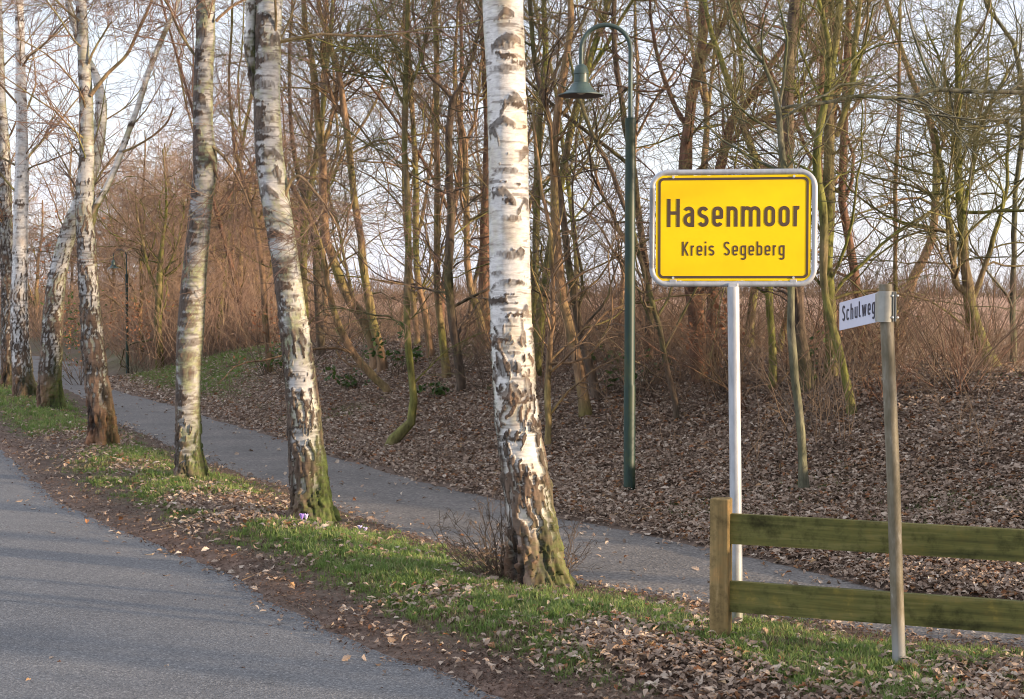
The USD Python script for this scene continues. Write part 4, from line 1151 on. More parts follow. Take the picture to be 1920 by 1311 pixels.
# ---------------------------------------------------------------- litter, grass
rngL = np.random.default_rng(55)
lv = [(leaf_mesh(rngL, 0.085, 3, 0.55, 0.5), M['leaf_litter']), (leaf_mesh(rngL, 0.075, 2, 0.8, 0.8), M['leaf_litter']), (leaf_mesh(rngL, 0.10, 3, 0.3, 0.3), M['leaf_litter']),
      (leaf_mesh(rngL, 0.065, 0, 0.6, 0.9), M['leaf_litter']), (leaf_mesh(rngL, 0.09, 3, -0.5, -0.4), M['leaf_litter']), (leaf_mesh(rngL, 0.08, 3, 0.6, 0.5), M['leaf_orange']), (leaf_mesh(rngL, 0.07, 2, 0.9, 0.6), M['leaf_orange'])]


def scatter(n, ymin, ymax, side=0.36, power=1.0):
    """Ground points in the camera's wedge, denser nearby."""
    u = rngL.uniform(0, 1, n)
    y = ymin * (ymax / ymin) ** (u ** power)
    return rngL.uniform(-side, side, n) * y, y


x, y = scatter(460000, 5.9, 30)
tr = terrain(x, y)
g_, l_ = grassiness(x, y, tr)
dd_, vg_, dr_ = tr[1][4], tr[1][3], tr[1][0]
onpath = (dd_ < 0) & (vg_ < 0)
prob = np.where(dd_ > -0.02, l_ * 1.0, l_ * 0.34 * (1 - 0.05 * g_) * np.clip(0.3 + 2.6 * (n2(x, y, 3.2, 98) - 0.3), 0.2, 1.3))
prob = np.where(onpath, 0.004 + 0.05 * np.exp(-np.minimum(np.abs(tr[1][1]), np.abs(tr[1][2])) / 0.10) * (tr[1][1] > -0.1), prob)
prob = np.where((dr_ < -0.05), 0.0002 + 0.02 * np.exp(dr_ / 0.10), prob)
keep = rngL.uniform(0, 1, len(x)) < prob
x, y = x[keep], y[keep]
dd_k = dd_[keep]
z = np.maximum(gh(x, y), np.where(onpath[keep] | (dr_[keep] < 0), 0.004, -1)) + rngL.uniform(0.004, 0.036, len(x)) * np.where(onpath[keep] | (dr_[keep] < 0), 0.3, 1)
wh = rngL.choice(7, len(x), p=[.2, .19, .17, .16, .19, .05, .04])
sc = (0.30 + 0.5 * rngL.beta(1.8, 2.8, len(x))) * (1 + 0.02 * np.clip(y - 10, 0, 20))
print('leaves', len(x))
# the leaves that show largest stand as single things, the rest as one mass
order = np.lexsort((x,))
px_ok = (np.abs(x / y) < 0.325) & (y < 8.4) & (dd_k < -0.1)
near = np.nonzero(px_ok)[0]
near = near[np.argsort(y[near] / sc[near])][:220]
rest = np.ones(len(x), bool); rest[near] = False
Q = quats(rngL, len(x), 0.5)
instancer('leaf_litter', lv, np.stack([x, y, z], -1)[rest], Q[rest], sc[rest], which=wh[rest], kind='stuff', label='brown fallen leaves carpeting the bank and the verge', category='leaf litter')
for i in range(7):
    cp = stage.CreateClassPrim(f'/World/Looks/leaf_shape_{i:03d}')
    usdkit.mesh(stage, f'/World/Looks/leaf_shape_{i:03d}/blade', lv[i][0], lv[i][1])
for j in near:
    X = UsdGeom.Xform.Define(stage, path_of('fallen_leaf'))
    X.AddTranslateOp().Set(Gf.Vec3d(float(x[j]), float(y[j]), float(z[j])))
    X.AddOrientOp().Set(Gf.Quatf(*map(float, Q[j])))
    X.AddScaleOp().Set(Gf.Vec3f(float(sc[j])))
    p = X.GetPrim()
    p.GetReferences().AddInternalReference(f'/World/Looks/leaf_shape_{wh[j]:03d}')
    p.SetInstanceable(True)
    tag(p, 'dry lobed brown leaf lying loose on the near verge', 'leaf', 'single dry leaves on the near verge')

x, y = scatter(420000, 5.9, 30)
tr = terrain(x, y)
g_, l_ = grassiness(x, y, tr)
keep = rngL.uniform(0, 1, len(x)) < np.clip(g_, 0, 1) ** 1.2 * np.where(tr[1][4] > 0, 0.5, 0.22 + 0.6 * np.clip((n2(x, y, 9.0, 95, 3) - 0.44) * 4, 0, 1))
x, y, gk, xx4 = x[keep], y[keep], g_[keep], tr[1][4][keep]
z = gh(x, y)
tm_ = [(tuft_mesh(rngL, 12, 0.075, 0.035), M['grass']), (tuft_mesh(rngL, 12, 0.055, 0.045), M['grass']), (tuft_mesh(rngL, 10, 0.095, 0.03), M['grass']), (tuft_mesh(rngL, 9, 0.07, 0.05), M['grass_dry'])]
print('tufts', len(x))
instancer('grass', tm_, np.stack([x, y, z], -1), quats(rngL, len(x), 0.15), rngL.uniform(0.40, 0.95, len(x)) * (0.5 + 0.45 * gk) * (1 + 0.03 * np.clip(y - 10, 0, 20)), which=np.where(rngL.uniform(0, 1, len(x)) < np.clip(0.12 + 2.2 * (n2(x, y, 2.3, 99) - 0.5), 0.05, 0.85), 3, rngL.choice(3, len(x), p=[.38, .38, .24])), kind='stuff',
          label='short green grass growing in patches on the verge', category='grass')

# crumbs of leaf, bark and birch seed lying thick on the soil between road and grass
x, y = scatter(260000, 5.9, 24)
tr = terrain(x, y)
vg_ = tr[1][3]
keep = rngL.uniform(0, 1, len(x)) < np.where(tr[1][4] > 0, 0.0, (0.75 * sstep(-0.12, 0.05, vg_) * sstep(0.95, 0.25, vg_) + 0.12 * sstep(0.3, 0.6, vg_) + 0.03 * np.exp(np.minimum(vg_, 0) / 0.2) * (vg_ < 0)) * (0.35 + 0.9 * n2(x, y, 3.0, 97)))
x, y = x[keep], y[keep]
print('crumbs', len(x))
z = np.maximum(gh(x, y), -0.004) + rngL.uniform(0.001, 0.012, len(x))
sc = rngL.uniform(0.10, 0.34, len(x))
instancer('leaf_crumbs', [(m_, M['crumb']) for m_, _ in lv[:5]], np.stack([x, y, z], -1), quats(rngL, len(x), 0.5), np.stack([sc, sc * rngL.uniform(0.3, 1, len(x)), sc], -1), rng=rngL, kind='stuff', label='crumbs of dead leaf and bark on the bare soil along the road', category='leaf crumbs')

# straw bits and fallen twigs near the road edge
for (xa, ya, xb, yb, r, mt, lab) in [(285, 1000, 328, 992, .004, 'straw', 'longest pale straw lying on the dark soil at the road edge'), (282, 989, 300, 987, .003, 'straw', 'short pale straw above the longest one at the road edge'),
                                     (300, 992, 340, 981, .003, 'straw', 'bent pale straw reaching furthest right at the road edge'), (452, 1098, 490, 1078, .004, 'twig', 'brown twig across the edge of the road asphalt'), (390, 1082, 440, 1077, .003, 'twig', 'thin dark twig lying on the asphalt by the verge'),
                                     (1620, 1062, 1668, 1053, .014, 'bark_grey', 'pale broken branch lying in leaves behind the fence rails'), (560, 1140, 590, 1165, .004, 'twig', 'dark stick lying at the edge of the verge soil')]:
    A, Bp = on_ground(xa, ya), on_ground(xb, yb)
    A[2] = max(A[2], 0.0) + 0.012 + r; Bp[2] = max(Bp[2], 0.0) + 0.014 + r
    Pm = np.linspace(A, Bp, 7); Pm = wobble(Pm, 0.012, rngL); cpt = Pm.mean(0)
    t = thing('fallen_stick', lab, 'stick', cpt)
    obj('stick', tube(Pm - cpt, r * np.linspace(1, .6, 7), 7), M[mt], t, smooth=True)

# ---------------------------------------------------------------- lettering: single-stroke road sign letters
def arc(cx, cy, rx, ry, a0, a1, n=14):
    a = np.radians(np.linspace(a0, a1, n))
    return np.stack([cx + rx * np.cos(a), cy + ry * np.sin(a)], -1)


def glyph(ch, s, w, xh=0.726):
    """Strokes of a letter, capital height 1, stroke s, outer width w; returns (shape, advance width)."""
    x0, x1 = s / 2, w - s / 2
    cx, r = w / 2, (w - s) / 2
    top, bot = xh - s / 2, s / 2
    S = []
    ring = np.vstack([arc(cx, top - r, r, r, 0, 180), arc(cx, bot + r, r, r, 180, 360), [[x1, top - r]]])
    if ch == 'H':
        S = [[(x0, 0), (x0, 1)], [(x1, 0), (x1, 1)], [(x0, .5), (x1, .5)]]
    elif ch == 'K':
        S = [[(x0, 0), (x0, 1)], [(x0, .36), (w - s * .4, 1.0)], [(x0 + r * .55, .55), (w - s * .3, 0)]]
    elif ch == 'S':
        S = [np.vstack([arc(cx, .745, r, .19, 25, 230), arc(cx, .265, r, .2, 60, -155)])]
    elif ch == 's':
        S = [np.vstack([arc(cx, xh - s / 2 - .14, r, .14, 25, 235), arc(cx, s / 2 + .155, r, .155, 60, -155)])]
    elif ch == 'o':
        S = [ring]
    elif ch == 'c':
        S = [np.vstack([arc(cx, top - r, r, r, 20, 180), arc(cx, bot + r, r, r, 180, 340)])]
    elif ch == 'e':
        S = [np.vstack([[[x0, xh * .47], [x1, xh * .47], [x1, top - r]], arc(cx, top - r, r, r, 0, 180), arc(cx, bot + r, r, r, 180, 335)])]
    elif ch == 'a':
        b = .44
        S = [np.vstack([arc(cx, top - r, r, r, 155, 0), [[x1, 0]]]), np.vstack([[[x1, b]], arc(x0 + (b - bot) / 2, (b + bot) / 2, (b - bot) / 2, (b - bot) / 2, 90, 270), [[x1 - .08, bot]], [[x1, bot + .07]]])]
    elif ch == 'n':
        S = [[(x0, 0), (x0, xh)], np.vstack([[[x0, top - r]], arc(cx, top - r, r, r, 180, 0), [[x1, 0]]])]
    elif ch == 'h':
        S = [[(x0, 0), (x0, 1)], np.vstack([[[x0, top - r]], arc(cx, top - r, r, r, 180, 0), [[x1, 0]]])]
    elif ch == 'u':
        S = [[(x1, 0), (x1, xh)], np.vstack([[[x0, xh]], arc(cx, bot + r, r, r, 180, 360)])]
    elif ch == 'm':
        rr = (w - s) / 4
        S = [[(x0, 0), (x0, xh)], np.vstack([[[x0, top - rr]], arc(x0 + rr, top - rr, rr, rr, 180, 0), [[x0 + 2 * rr, 0]]]), np.vstack([[[x0 + 2 * rr, top - rr]], arc(x0 + 3 * rr, top - rr, rr, rr, 180, 0), [[x1, 0]]])]
    elif ch == 'r':
        S = [[(x0, 0), (x0, xh)], np.vstack([[[x0, top - r * 1.6]], arc(x0 + r * 1.6, top - r * 1.6, r * 1.6, r * 1.6, 180, 82)])]
    elif ch == 'i':
        S = [[(x0, 0), (x0, xh)], [(x0, .87), (x0, 1.0)]]
    elif ch == 'l':
        S = [np.vstack([[[x0, 1]], arc(x0 + s * .9, bot + s * .6, s * .9, s * .6, 180, 270), [[x0 + s * 1.2, bot]]])]
    elif ch == 'g':
        S = [ring, np.vstack([[[x1, xh], [x1, -.10]], arc(cx, -.10, r, .15, 0, -150)])]
    elif ch == 'b':
        S = [ring, [(x0, 0), (x0, 1)]]
    elif ch == 'w':
        S = [[(x0 * .8, xh), (w * .27, 0.02), (w * .5, xh * .8), (w * .73, 0.02), (w - x0 * .8, xh)]]
    shp = unary_union([LineString(np.asarray(q_)).buffer(s / 2, cap_style=2, join_style=2 if ch in 'Kw' else 1) for q_ in S])
    if ch == 'w':
        shp = shp.intersection(Polygon([(-1, 0), (2, 0), (2, xh), (-1, xh)]))
    if ch == 'K':
        shp = shp.intersection(Polygon([(-1, 0), (2, 0), (2, 1), (-1, 1)]))
    return shp


def text(s, cap, total, stroke, wx, gap=0.12, space=0.34):
    """Letters with capital height CAP, the line centred on x = 0 and stretched to TOTAL width, in the xz plane facing -y."""
    wid = {'H': 1.17, 'K': 1.12, 'S': 1.08, 'm': 1.75, 'r': .74, 'i': stroke / wx, 'l': stroke * 1.9 / wx, 'w': 1.45}
    x, shapes = 0, []
    for ch in s:
        if ch == ' ':
            x += space; continue
        w = wx * wid.get(ch, 1)
        shapes.append(affinity.translate(glyph(ch, stroke, w), x, 0))
        x += w + (gap if ch != 'r' else gap * 0.7)
    lo, hi = min(q_.bounds[0] for q_ in shapes), max(q_.bounds[2] for q_ in shapes)
    return [affinity.scale(affinity.translate(q_, -(lo + hi) / 2, 0), total / (hi - lo), cap, origin=(0, 0)) for q_ in shapes]


def plate(shape, depth, y):
    """Extrudes a shape drawn in x, z between y and y + depth (seen from -y)."""
    gs = getattr(shape, 'geoms', [shape])
    m = trimesh.util.concatenate([trimesh.creation.extrude_polygon(g, depth, engine='earcut') for g in gs])
    v = np.array(m.vertices)
    return np.stack([v[:, 0], y + depth - v[:, 2], v[:, 1]], -1), np.array(m.faces)


def rrect(w, h, r, cx=0, cz=0):
    return affinity.translate(Polygon([(-w / 2 + r, -h / 2 + r), (w / 2 - r, -h / 2 + r), (w / 2 - r, h / 2 - r), (-w / 2 + r, h / 2 - r)]).buffer(r, 8), cx, cz)


def painted(name, color, rough=0.45, var=0.12, scale=6.0, metallic=0.0, spec=0.5):
    return mat(name, {'g': ('geometry', {}), 'n': ('noise_texture', {'scale': scale, 'detail': 5.0, 'roughness': 0.65}),
                      'r': ('rgb_ramp', {'ramp': [(0.3, tuple(c_ * (1 - var) for c_ in color)), (0.7, tuple(c_ * (1 + var) for c_ in color))]}),
                      'rr': ('map_range', {'from_min': 0.3, 'from_max': 0.7, 'to_min': rough - 0.1, 'to_max': rough + 0.1}),
                      'p': ('principled_bsdf', {'metallic': metallic, 'specular_ior_level': spec})},
               [('g.position', 'n.vector'), ('n.fac', 'r.fac'), ('r.color', 'p.base_color'), ('n.fac', 'rr.value'), ('rr.result', 'p.roughness')], 'p.BSDF')


M['yellow'] = painted('sign_yellow', (0.90, 0.60, 0.003), 0.55, 0.05, 5.0, 0.0, 0.25)
M['letter'] = painted('sign_letter', (0.075, 0.045, 0.022), 0.5, 0.08)  # letters are black; the haze and glare over them are painted in as brown
M['galvanised'] = mat('galvanised_tube', {
    'g': ('geometry', {}), 'mp': ('mapping', {'scale': (22, 22, 5)}), 'n': ('noise_texture', {'scale': 1.0, 'detail': 6.0, 'roughness': 0.7}),
    'r': ('rgb_ramp', {'ramp': [(0.28, (0.27, 0.285, 0.30)), (0.45, (0.37, 0.39, 0.42)), (0.6, (0.44, 0.46, 0.49)), (0.75, (0.52, 0.54, 0.56))]}),
    'sp': ('separate_xyz', {}), 'n2': ('noise_texture', {'scale': 9.0, 'detail': 4.0}), 'zz': ('math', {'math_type': 'multiply_add', 'value2': 0.6, 'value3': -0.3}), 'za': ('math', {'math_type': 'add'}),
    'z': ('map_range', {'from_min': 0.02, 'from_max': 0.45, 'clamp': True}), 'm': ('mix', {'color1': (0.20, 0.20, 0.15)}), 'p': ('principled_bsdf', {'roughness': 0.5, 'metallic': 0.25})},
    [('g.position', 'mp.vector'), ('mp.vector', 'n.vector'), ('n.fac', 'r.fac'), ('g.position', 'sp.vector'), ('g.position', 'n2.vector'), ('n2.fac', 'zz.value1'), ('sp.z', 'za.value1'), ('zz.value', 'za.value2'), ('za.value', 'z.value'), ('z.result', 'm.fac'),
     ('r.color', 'm.color2'), ('m.color', 'p.base_color')], 'p.BSDF')
M['white_plate'] = painted('white_plate', (0.54, 0.57, 0.70), 0.4, 0.05, 8.0)
M['blue_black'] = painted('name_letter', (0.018, 0.02, 0.04), 0.5)
M['bracket'] = painted('grey_bracket', (0.30, 0.30, 0.27), 0.6, 0.15, 20.0, 0.2)
M['screw'] = painted('bright_screw', (0.7, 0.7, 0.68), 0.35, 0.05, 20.0, 0.6)
M['old_tube'] = mat('weathered_tube', {
    'g': ('geometry', {}), 'mp': ('mapping', {'scale': (30, 30, 9)}), 'n': ('noise_texture', {'scale': 1.0, 'detail': 5.0, 'roughness': 0.7}),
    'sp': ('separate_xyz', {}), 'z': ('map_range', {'from_min': 0.12, 'from_max': 0.30, 'clamp': True}),
    'r': ('rgb_ramp', {'ramp': [(0.3, (0.085, 0.072, 0.040)), (0.5, (0.14, 0.120, 0.080)), (0.62, (0.18, 0.16, 0.12)), (0.75, (0.36, 0.34, 0.29))]}),
    'm': ('mix', {'color1': (0.27, 0.27, 0.26)}), 'b': ('bump', {'strength': 0.3, 'distance': 0.003}), 'p': ('principled_bsdf', {'roughness': 0.6, 'metallic': 0.1})},
    [('g.position', 'mp.vector'), ('mp.vector', 'n.vector'), ('n.fac', 'r.fac'), ('g.position', 'sp.vector'), ('sp.z', 'z.value'), ('z.result', 'm.fac'), ('r.color', 'm.color2'), ('m.color', 'p.base_color'), ('n.fac', 'b.height'), ('b.normal', 'p.normal')], 'p.BSDF')
M['lamp_green'] = mat('lamp_green', {
    'g': ('geometry', {}), 'mp': ('mapping', {'scale': (9, 9, 2.5)}), 'n': ('noise_texture', {'scale': 1.0, 'detail': 5.0, 'roughness': 0.65}),
    'r': ('rgb_ramp', {'ramp': [(0.3, (0.006, 0.022, 0.018)), (0.48, (0.009, 0.030, 0.023)), (0.62, (0.026, 0.042, 0.019)), (0.75, (0.04, 0.055, 0.022))]}),
    'p': ('principled_bsdf', {'roughness': 0.5})}, [('g.position', 'mp.vector'), ('mp.vector', 'n.vector'), ('n.fac', 'r.fac'), ('r.color', 'p.base_color')], 'p.BSDF')
M['lamp_head'] = painted('lamp_head', (0.040, 0.068, 0.062), 0.45, 0.25, 9.0)
M['lamp_under'] = painted('lamp_inside', (0.14, 0.12, 0.11), 0.6, 0.2, 9.0)
M['lamp_glass'] = principled('lamp_bulb_cover', (0.6, 0.58, 0.5), 0.3)


def wood(name, c0, c1, c2):
    return mat(name, {
        'tc': ('texture_coordinate', {}), 'g': ('geometry', {}), 'mp': ('mapping', {'scale': (2.2, 40, 40)}), 'n': ('noise_texture', {'scale': 1.0, 'detail': 6.0, 'roughness': 0.6, 'distortion': 0.4}),
        'r': ('rgb_ramp', {'ramp': [(0.25, c0), (0.5, c1), (0.75, c2)]}),
        'n2': ('noise_texture', {'scale': 7.0, 'detail': 6.0, 'roughness': 0.7}), 'r2': ('rgb_ramp', {'ramp': [(0.30, (0.28, 0.27, 0.28)), (0.40, (0.62, 0.62, 0.62)), (0.50, (1.0, 1.0, 1.0)), (0.60, (1.15, 1.05, 1.0)), (0.7, (1.75, 1.45, 1.2))]}),
        'm': ('mix', {'mix_type': 'multiply', 'fac': 1.0}), 'b': ('bump', {'strength': 0.4, 'distance': 0.004}), 'p': ('principled_bsdf', {'roughness': 0.85, 'specular_ior_level': 0.2})},
        [('tc.object', 'mp.vector'), ('mp.vector', 'n.vector'), ('n.fac', 'r.fac'), ('g.position', 'n2.vector'), ('n2.fac', 'r2.fac'), ('r.color', 'm.color1'), ('r2.color', 'm.color2'), ('m.color', 'p.base_color'),
         ('n.fac', 'b.height'), ('b.normal', 'p.normal')], 'p.BSDF')


M['rail_wood'] = wood('mossy_rail_wood', (0.050, 0.052, 0.018), (0.122, 0.120, 0.036), (0.215, 0.190, 0.075))
M['post_wood'] = wood('post_wood', (0.14, 0.10, 0.045), (0.23, 0.165, 0.07), (0.33, 0.235, 0.115))

# ---------------------------------------------------------------- town sign
c = on_ground(1382, 1174)
SY = c[1]
t = thing('town_sign', 'yellow town sign Hasenmoor with glare-browned black lettering in a grey tube frame on one post', 'road sign', c, rotz=-math.radians(7))
s_ = SY / FPX
cz = EYE + (550 - 428) * s_ - c[2]          # centre of the plate above the foot
pw, ph = 287 * s_, 197 * s_
lean = 0.0
base_z = cz - 110 * s_
ox = -0.030
obj('post', tube([(0.004, 0, -0.25), (-0.013, 0, base_z * 0.5), (-0.027, 0, base_z)], 0.0285, 24), M['galvanised'], t, smooth=40)
fr = np.array(rrect(301 * s_, 209 * s_, 0.075).exterior.coords)[:-1]
fr = np.vstack([fr, fr[:1], fr[1:2]])
fr3 = np.stack([fr[:, 0] + ox, 0 * fr[:, 0], fr[:, 1] + cz], -1)
obj('frame', tube(fr3, 0.0135, 10, False, np.array([0, 1.0, 0])), M['galvanised'], t, smooth=True)
obj('plate', plate(rrect(pw, ph, 0.032, ox, cz), 0.003, -0.008), M['yellow'], t)
ring = rrect(pw - 0.022, ph - 0.022, 0.026, ox, cz).difference(rrect(pw - 0.046, ph - 0.046, 0.016, ox, cz))
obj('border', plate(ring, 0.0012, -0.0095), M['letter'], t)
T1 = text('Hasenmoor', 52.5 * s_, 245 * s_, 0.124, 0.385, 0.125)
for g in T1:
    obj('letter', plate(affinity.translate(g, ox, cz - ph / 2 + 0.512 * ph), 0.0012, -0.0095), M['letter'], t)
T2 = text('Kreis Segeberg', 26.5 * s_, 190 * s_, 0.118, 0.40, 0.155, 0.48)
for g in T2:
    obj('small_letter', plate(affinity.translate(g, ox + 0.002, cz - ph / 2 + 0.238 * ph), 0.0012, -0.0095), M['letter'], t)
for bx in (-111, 112):
    for bz in (95.5, -93):
        m = trimesh.creation.cylinder(0.006, 0.006, sections=12)
        v = np.array(m.vertices)
        obj('bolt', (np.stack([v[:, 0] + bx * s_ + ox, v[:, 2] - 0.011, v[:, 1] + cz + bz * s_], -1), m.faces), M['screw'], t)
    for bz in (-102,):
        v, f, _ = meshkit.arrays(rounded_box(0.034, 0.03, 0.03, 0.004))
        obj('clamp', (v + [bx * s_ + ox, 0.004, cz + bz * s_], f), M['galvanised'], t)
v, f, _ = meshkit.arrays(rounded_box(0.05, 0.04, 0.03, 0.006))
obj('collar', (v + [-0.027, 0, base_z + 0.004], f), M['galvanised'], t)

# ---------------------------------------------------------------- street name post
c = on_ground(1686, 1247)
NY = c[1]; s_ = NY / FPX
t = thing('street_name_sign', 'white street name plate Schulweg bracketed to a weathered grey tube post', 'street sign', c)
topz = at_depth(1660.0, 533.0, NY) - c
obj('post', tube([(0.012, 0, -0.2), (0, 0, 0), topz * 0.5 + [0.004, 0, 0], topz - [0, 0, .004], topz], [0.0285, .0285, .0285, .0285, .026], 24), M['old_tube'], t, smooth=40)
# the plate runs back and to the left, away from the camera
zt = (at_depth(1648.0, 547.0, NY) - c)[2]; zb_ = (at_depth(1648.0, 603.0, NY) - c)[2]
hp = zt - zb_
pivot = np.array([topz[0], 0.0])
dirp = norm(np.array([-0.17, 0.985]))
nrm = np.array([-dirp[1], dirp[0]])          # face normal, towards the camera side
if nrm[1] > 0:
    nrm = -nrm


def on_plate(V):
    """Plate coordinates: x along the plate from its far end to the post, y depth (negative = front), z up."""
    V = np.asarray(V)
    return np.stack([pivot[0] + dirp[0] * (-V[:, 0]) - nrm[0] * V[:, 1], pivot[1] + dirp[1] * (-V[:, 0]) - nrm[1] * V[:, 1], V[:, 2] + 0.11 * (V[:, 0] + 0.05)], -1)


lp = 0.46
zc_ = (zt + zb_) / 2
V, F = plate(rrect(lp, hp, 0.006, -lp / 2 - 0.055, zc_), 0.004, -0.002)
obj('name_plate', (on_plate(V), F), M['white_plate'], t)
T3 = text('Schulweg', hp * 0.56, lp * 0.82, 0.130, 0.37, 0.16)
for g in T3:
    V, F = plate(affinity.translate(g, -lp / 2 - 0.06, zc_ - hp * 0.20), 0.001, -0.0035)
    obj('letter', (on_plate(V), F), M['blue_black'], t)
lower = np.array([[-1, 0], [0, 0]])
ang = np.linspace(math.radians(-150), math.radians(60), 20)
V, F = tubes(np.stack([np.array([[topz[0], 0, z_] for z_ in np.linspace(zb_ - 0.002, zt + 0.002, 4)])]), np.full((1, 4), 0.0325), 28)
obj('bracket', (V, F), M['bracket'], t, smooth=True)
v, f, _ = meshkit.arrays(rounded_box(0.10, 0.014, hp * 0.96, 0.003))
obj('bracket', (on_plate(v + [-0.045, 0.0, zc_]), f), M['bracket'], t)
for sx in (0.034, 0.044):
    v, f, _ = meshkit.arrays(rounded_box(0.004, 0.03, hp, 0.0015))
    obj('clamp_flange', (v + [topz[0] + sx - 0.004, -0.012, zc_], f), M['bracket'], t)
for dz in (0.36, -0.36):
    for sx in (0.026, 0.048):
        sp_ = trimesh.creation.icosphere(2, 0.0052)
        obj('bolt', (np.array(sp_.vertices) + [topz[0] + sx, -0.028, zc_ + dz * hp], sp_.faces), M['screw'], t, smooth=True)

# ---------------------------------------------------------------- rail fence
c = on_ground(1351, 1197)
FY = c[1]
t = thing('rail_fence', 'low wooden fence with two green mossy rails and a square post', 'fence', c)
fd = norm(np.array([1.28, -0.50])); fa = math.atan2(fd[1], fd[0])
ca, sa_ = math.cos(fa), math.sin(fa)


def turned(mesh, at):
    v, f, _ = meshkit.arrays(mesh)
    x_, y_ = v[:, 0] * ca - v[:, 1] * sa_, v[:, 0] * sa_ + v[:, 1] * ca
    return np.stack([x_ + at[0], y_ + at[1], v[:, 2] + at[2]], -1), f


def upright_mesh(mesh):
    return mesh


def local_part(name, mesh, material, at, rz, roty=0.0):
    """A part with its own axes, so that the grain runs along its length (local x)."""
    pth = path_of(name, t)
    m = usdkit.mesh(stage, pth, mesh, material, smooth=25)
    m.AddTranslateOp().Set(Gf.Vec3d(*map(float, at)))
    m.AddRotateZOp().Set(math.degrees(rz))
    if roty:
        m.AddRotateYOp().Set(roty)
    return m.GetPrim()


s_ = FY / FPX
ptop = (at_depth(1351.0, 934.0, FY) - c)[2]
PWD = 0.088
for k in range(2):
    o = fd * 1.9 * k
    g0 = float(gh(np.array([c[0] + o[0]]), np.array([c[1] + o[1]]))[0]) - c[2] if k else 0
    body = rounded_box(ptop + 0.3, PWD, PWD, 0.007)
    local_part('post', body, M['post_wood'], (o[0], o[1], ptop / 2 - 0.15 + g0), fa, -90)
for (ytop, ybot) in ((963, 1019), (1089, 1146)):
    za, zb2 = (at_depth(1375.0, ytop, FY) - c)[2], (at_depth(1375.0, ybot, FY) - c)[2]
    Lr = 3.4
    v, f, _ = meshkit.arrays(trimesh.creation.box((Lr, 0.034, za - zb2)).subdivide().subdivide().subdivide())
    v = v.copy(); v[:, 2] += (n2(v[:, 0], v[:, 2] * 0 + za, 2.0, 91) - 0.5) * 0.012; v[:, 1] += (n2(v[:, 0], v[:, 2], 1.0, 92) - .5) * 0.008
    off = fd * (Lr / 2 + PWD * 0.48) + np.array([-fd[1], fd[0]]) * 0.012
    local_part('rail', (v, f), M['rail_wood'], (off[0], off[1], (za + zb2) / 2), fa)

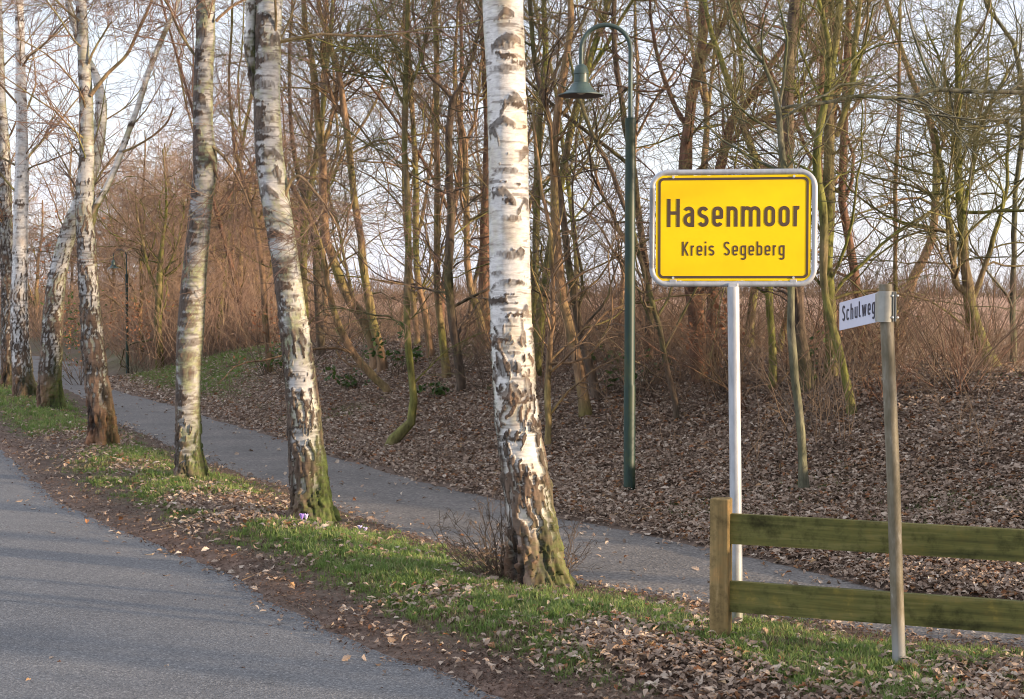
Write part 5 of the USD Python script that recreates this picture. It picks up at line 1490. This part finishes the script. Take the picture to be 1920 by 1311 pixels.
# ---------------------------------------------------------------- street lamps
def street_lamp(label, base, height_, toward=-1.0):
    """Gooseneck lamp: post, thinner neck, half-round arm, bell shade. Sizes in metres for a 4 m lamp."""
    t = thing('street_lamp', label, 'street lamp', base)
    k = height_ / 4.0
    obj('post', lathe([(0.050 * k, -0.3), (0.050 * k, 0.9 * k), (0.046 * k, 0.92 * k), (0.043 * k, 3.12 * k), (0.047 * k, 3.125 * k), (0.047 * k, 3.20 * k), (0.024 * k, 3.205 * k)], 20), M['lamp_green'], t, smooth=40)
    rr, zt_ = 0.211 * k, 3.78 * k
    a = np.linspace(0, np.pi, 22)
    neck = [(0, 0, 3.2 * k), (0, 0, 3.5 * k)] + [(toward * (rr - rr * math.cos(q_)), 0, zt_ + rr * math.sin(q_)) for q_ in a] + [(toward * 2 * rr, 0, 3.62 * k)]
    obj('arm', tube(neck, 0.0195 * k, 12, True, np.array([0, 1.0, 0])), M['lamp_head'], t, smooth=True)
    hx = toward * 2 * rr
    v, f = lathe([(0.0, 3.66 * k), (0.022 * k, 3.658 * k), (0.048 * k, 3.64 * k), (0.062 * k, 3.60 * k), (0.066 * k, 3.575 * k), (0.061 * k, 3.572 * k), (0.062 * k, 3.50 * k), (0.072 * k, 3.496 * k), (0.085 * k, 3.47 * k), (0.118 * k, 3.43 * k), (0.165 * k, 3.405 * k), (0.197 * k, 3.396 * k), (0.198 * k, 3.389 * k)][::-1], 36)
    obj('shade', (v + [hx, 0, 0], f), M['lamp_head'], t, smooth=40)
    v, f = lathe([(0.197 * k, 3.388 * k), (0.15 * k, 3.402 * k), (0.06 * k, 3.44 * k), (0.0, 3.45 * k)][::-1], 36)
    obj('shade_lining', (v + [hx, 0, 0], f[:, ::-1]), M['lamp_under'], t, smooth=True)
    s = trimesh.creation.icosphere(2, 0.045 * k)
    obj('bulb_cover', (np.array(s.vertices) * [1, 1, 0.7] + [hx, 0, 3.43 * k], s.faces), M['lamp_glass'], t, smooth=True)
    return t


c = on_ground(1180, 919)
LH = (at_depth(1180.0, 45.0, c[1]) - c)[2]
street_lamp('green gooseneck street lamp with bell shade standing on the leafy bank', c, LH)
c = on_ground(239, 699)
street_lamp('far slim dark street lamp half hidden by twigs beside the bend of the footpath', c, 2.45)

# ---------------------------------------------------------------- crocuses
M['crocus'] = principled('crocus_petal', (0.30, 0.20, 0.62), 0.5)
M['crocus_pale'] = principled('crocus_petal_pale', (0.52, 0.47, 0.72), 0.5)
M['stem_green'] = principled('crocus_stem', (0.30, 0.36, 0.22), 0.5)
rc = np.random.default_rng(8)
for (px, py, mt, h_, lab) in [(566, 985, 'crocus', .075, 'violet crocus at the foot of the second birch, left one of the pair'), (574, 984, 'crocus_pale', .07, 'pale lilac crocus at the foot of the second birch, right one of the pair'),
                              (675, 1000, 'crocus_pale', .05, 'pale crocus in the grass right of the second birch'), (685, 1002, 'crocus_pale', .045, 'low lilac crocus in the grass right of the second birch')]:
    c = on_ground(px, py)
    t = thing('crocus', lab, 'flower', c)
    obj('stem', tube([(0, 0, -.02), (0, 0, h_ * .5), (0.002, 0, h_ * .6)], 0.003, 6), M['stem_green'], t)
    for k in range(6):
        a = k * math.pi / 3 + rc.uniform(-.1, .1)
        V = []
        for u in np.linspace(0, 1, 5):
            ww = 0.011 * math.sin(math.pi * (0.12 + 0.8 * u)) ; r0 = 0.004 + 0.013 * u ** 0.7
            for sgn in (-1, 0, 1):
                aa = a + sgn * ww / max(r0, 0.006)
                V.append([r0 * math.cos(aa) * (1.05 if sgn == 0 else 1), r0 * math.sin(aa), h_ * (.55 + .55 * u)])
        F = []
        for i in range(4):
            o = 3 * i
            F += [[o, o + 1, o + 4, o + 3], [o + 1, o + 2, o + 5, o + 4]]
        obj('petal', (np.array(V), np.array(F)), M[mt], t, smooth=True)

print('twigs', twig_count[0])
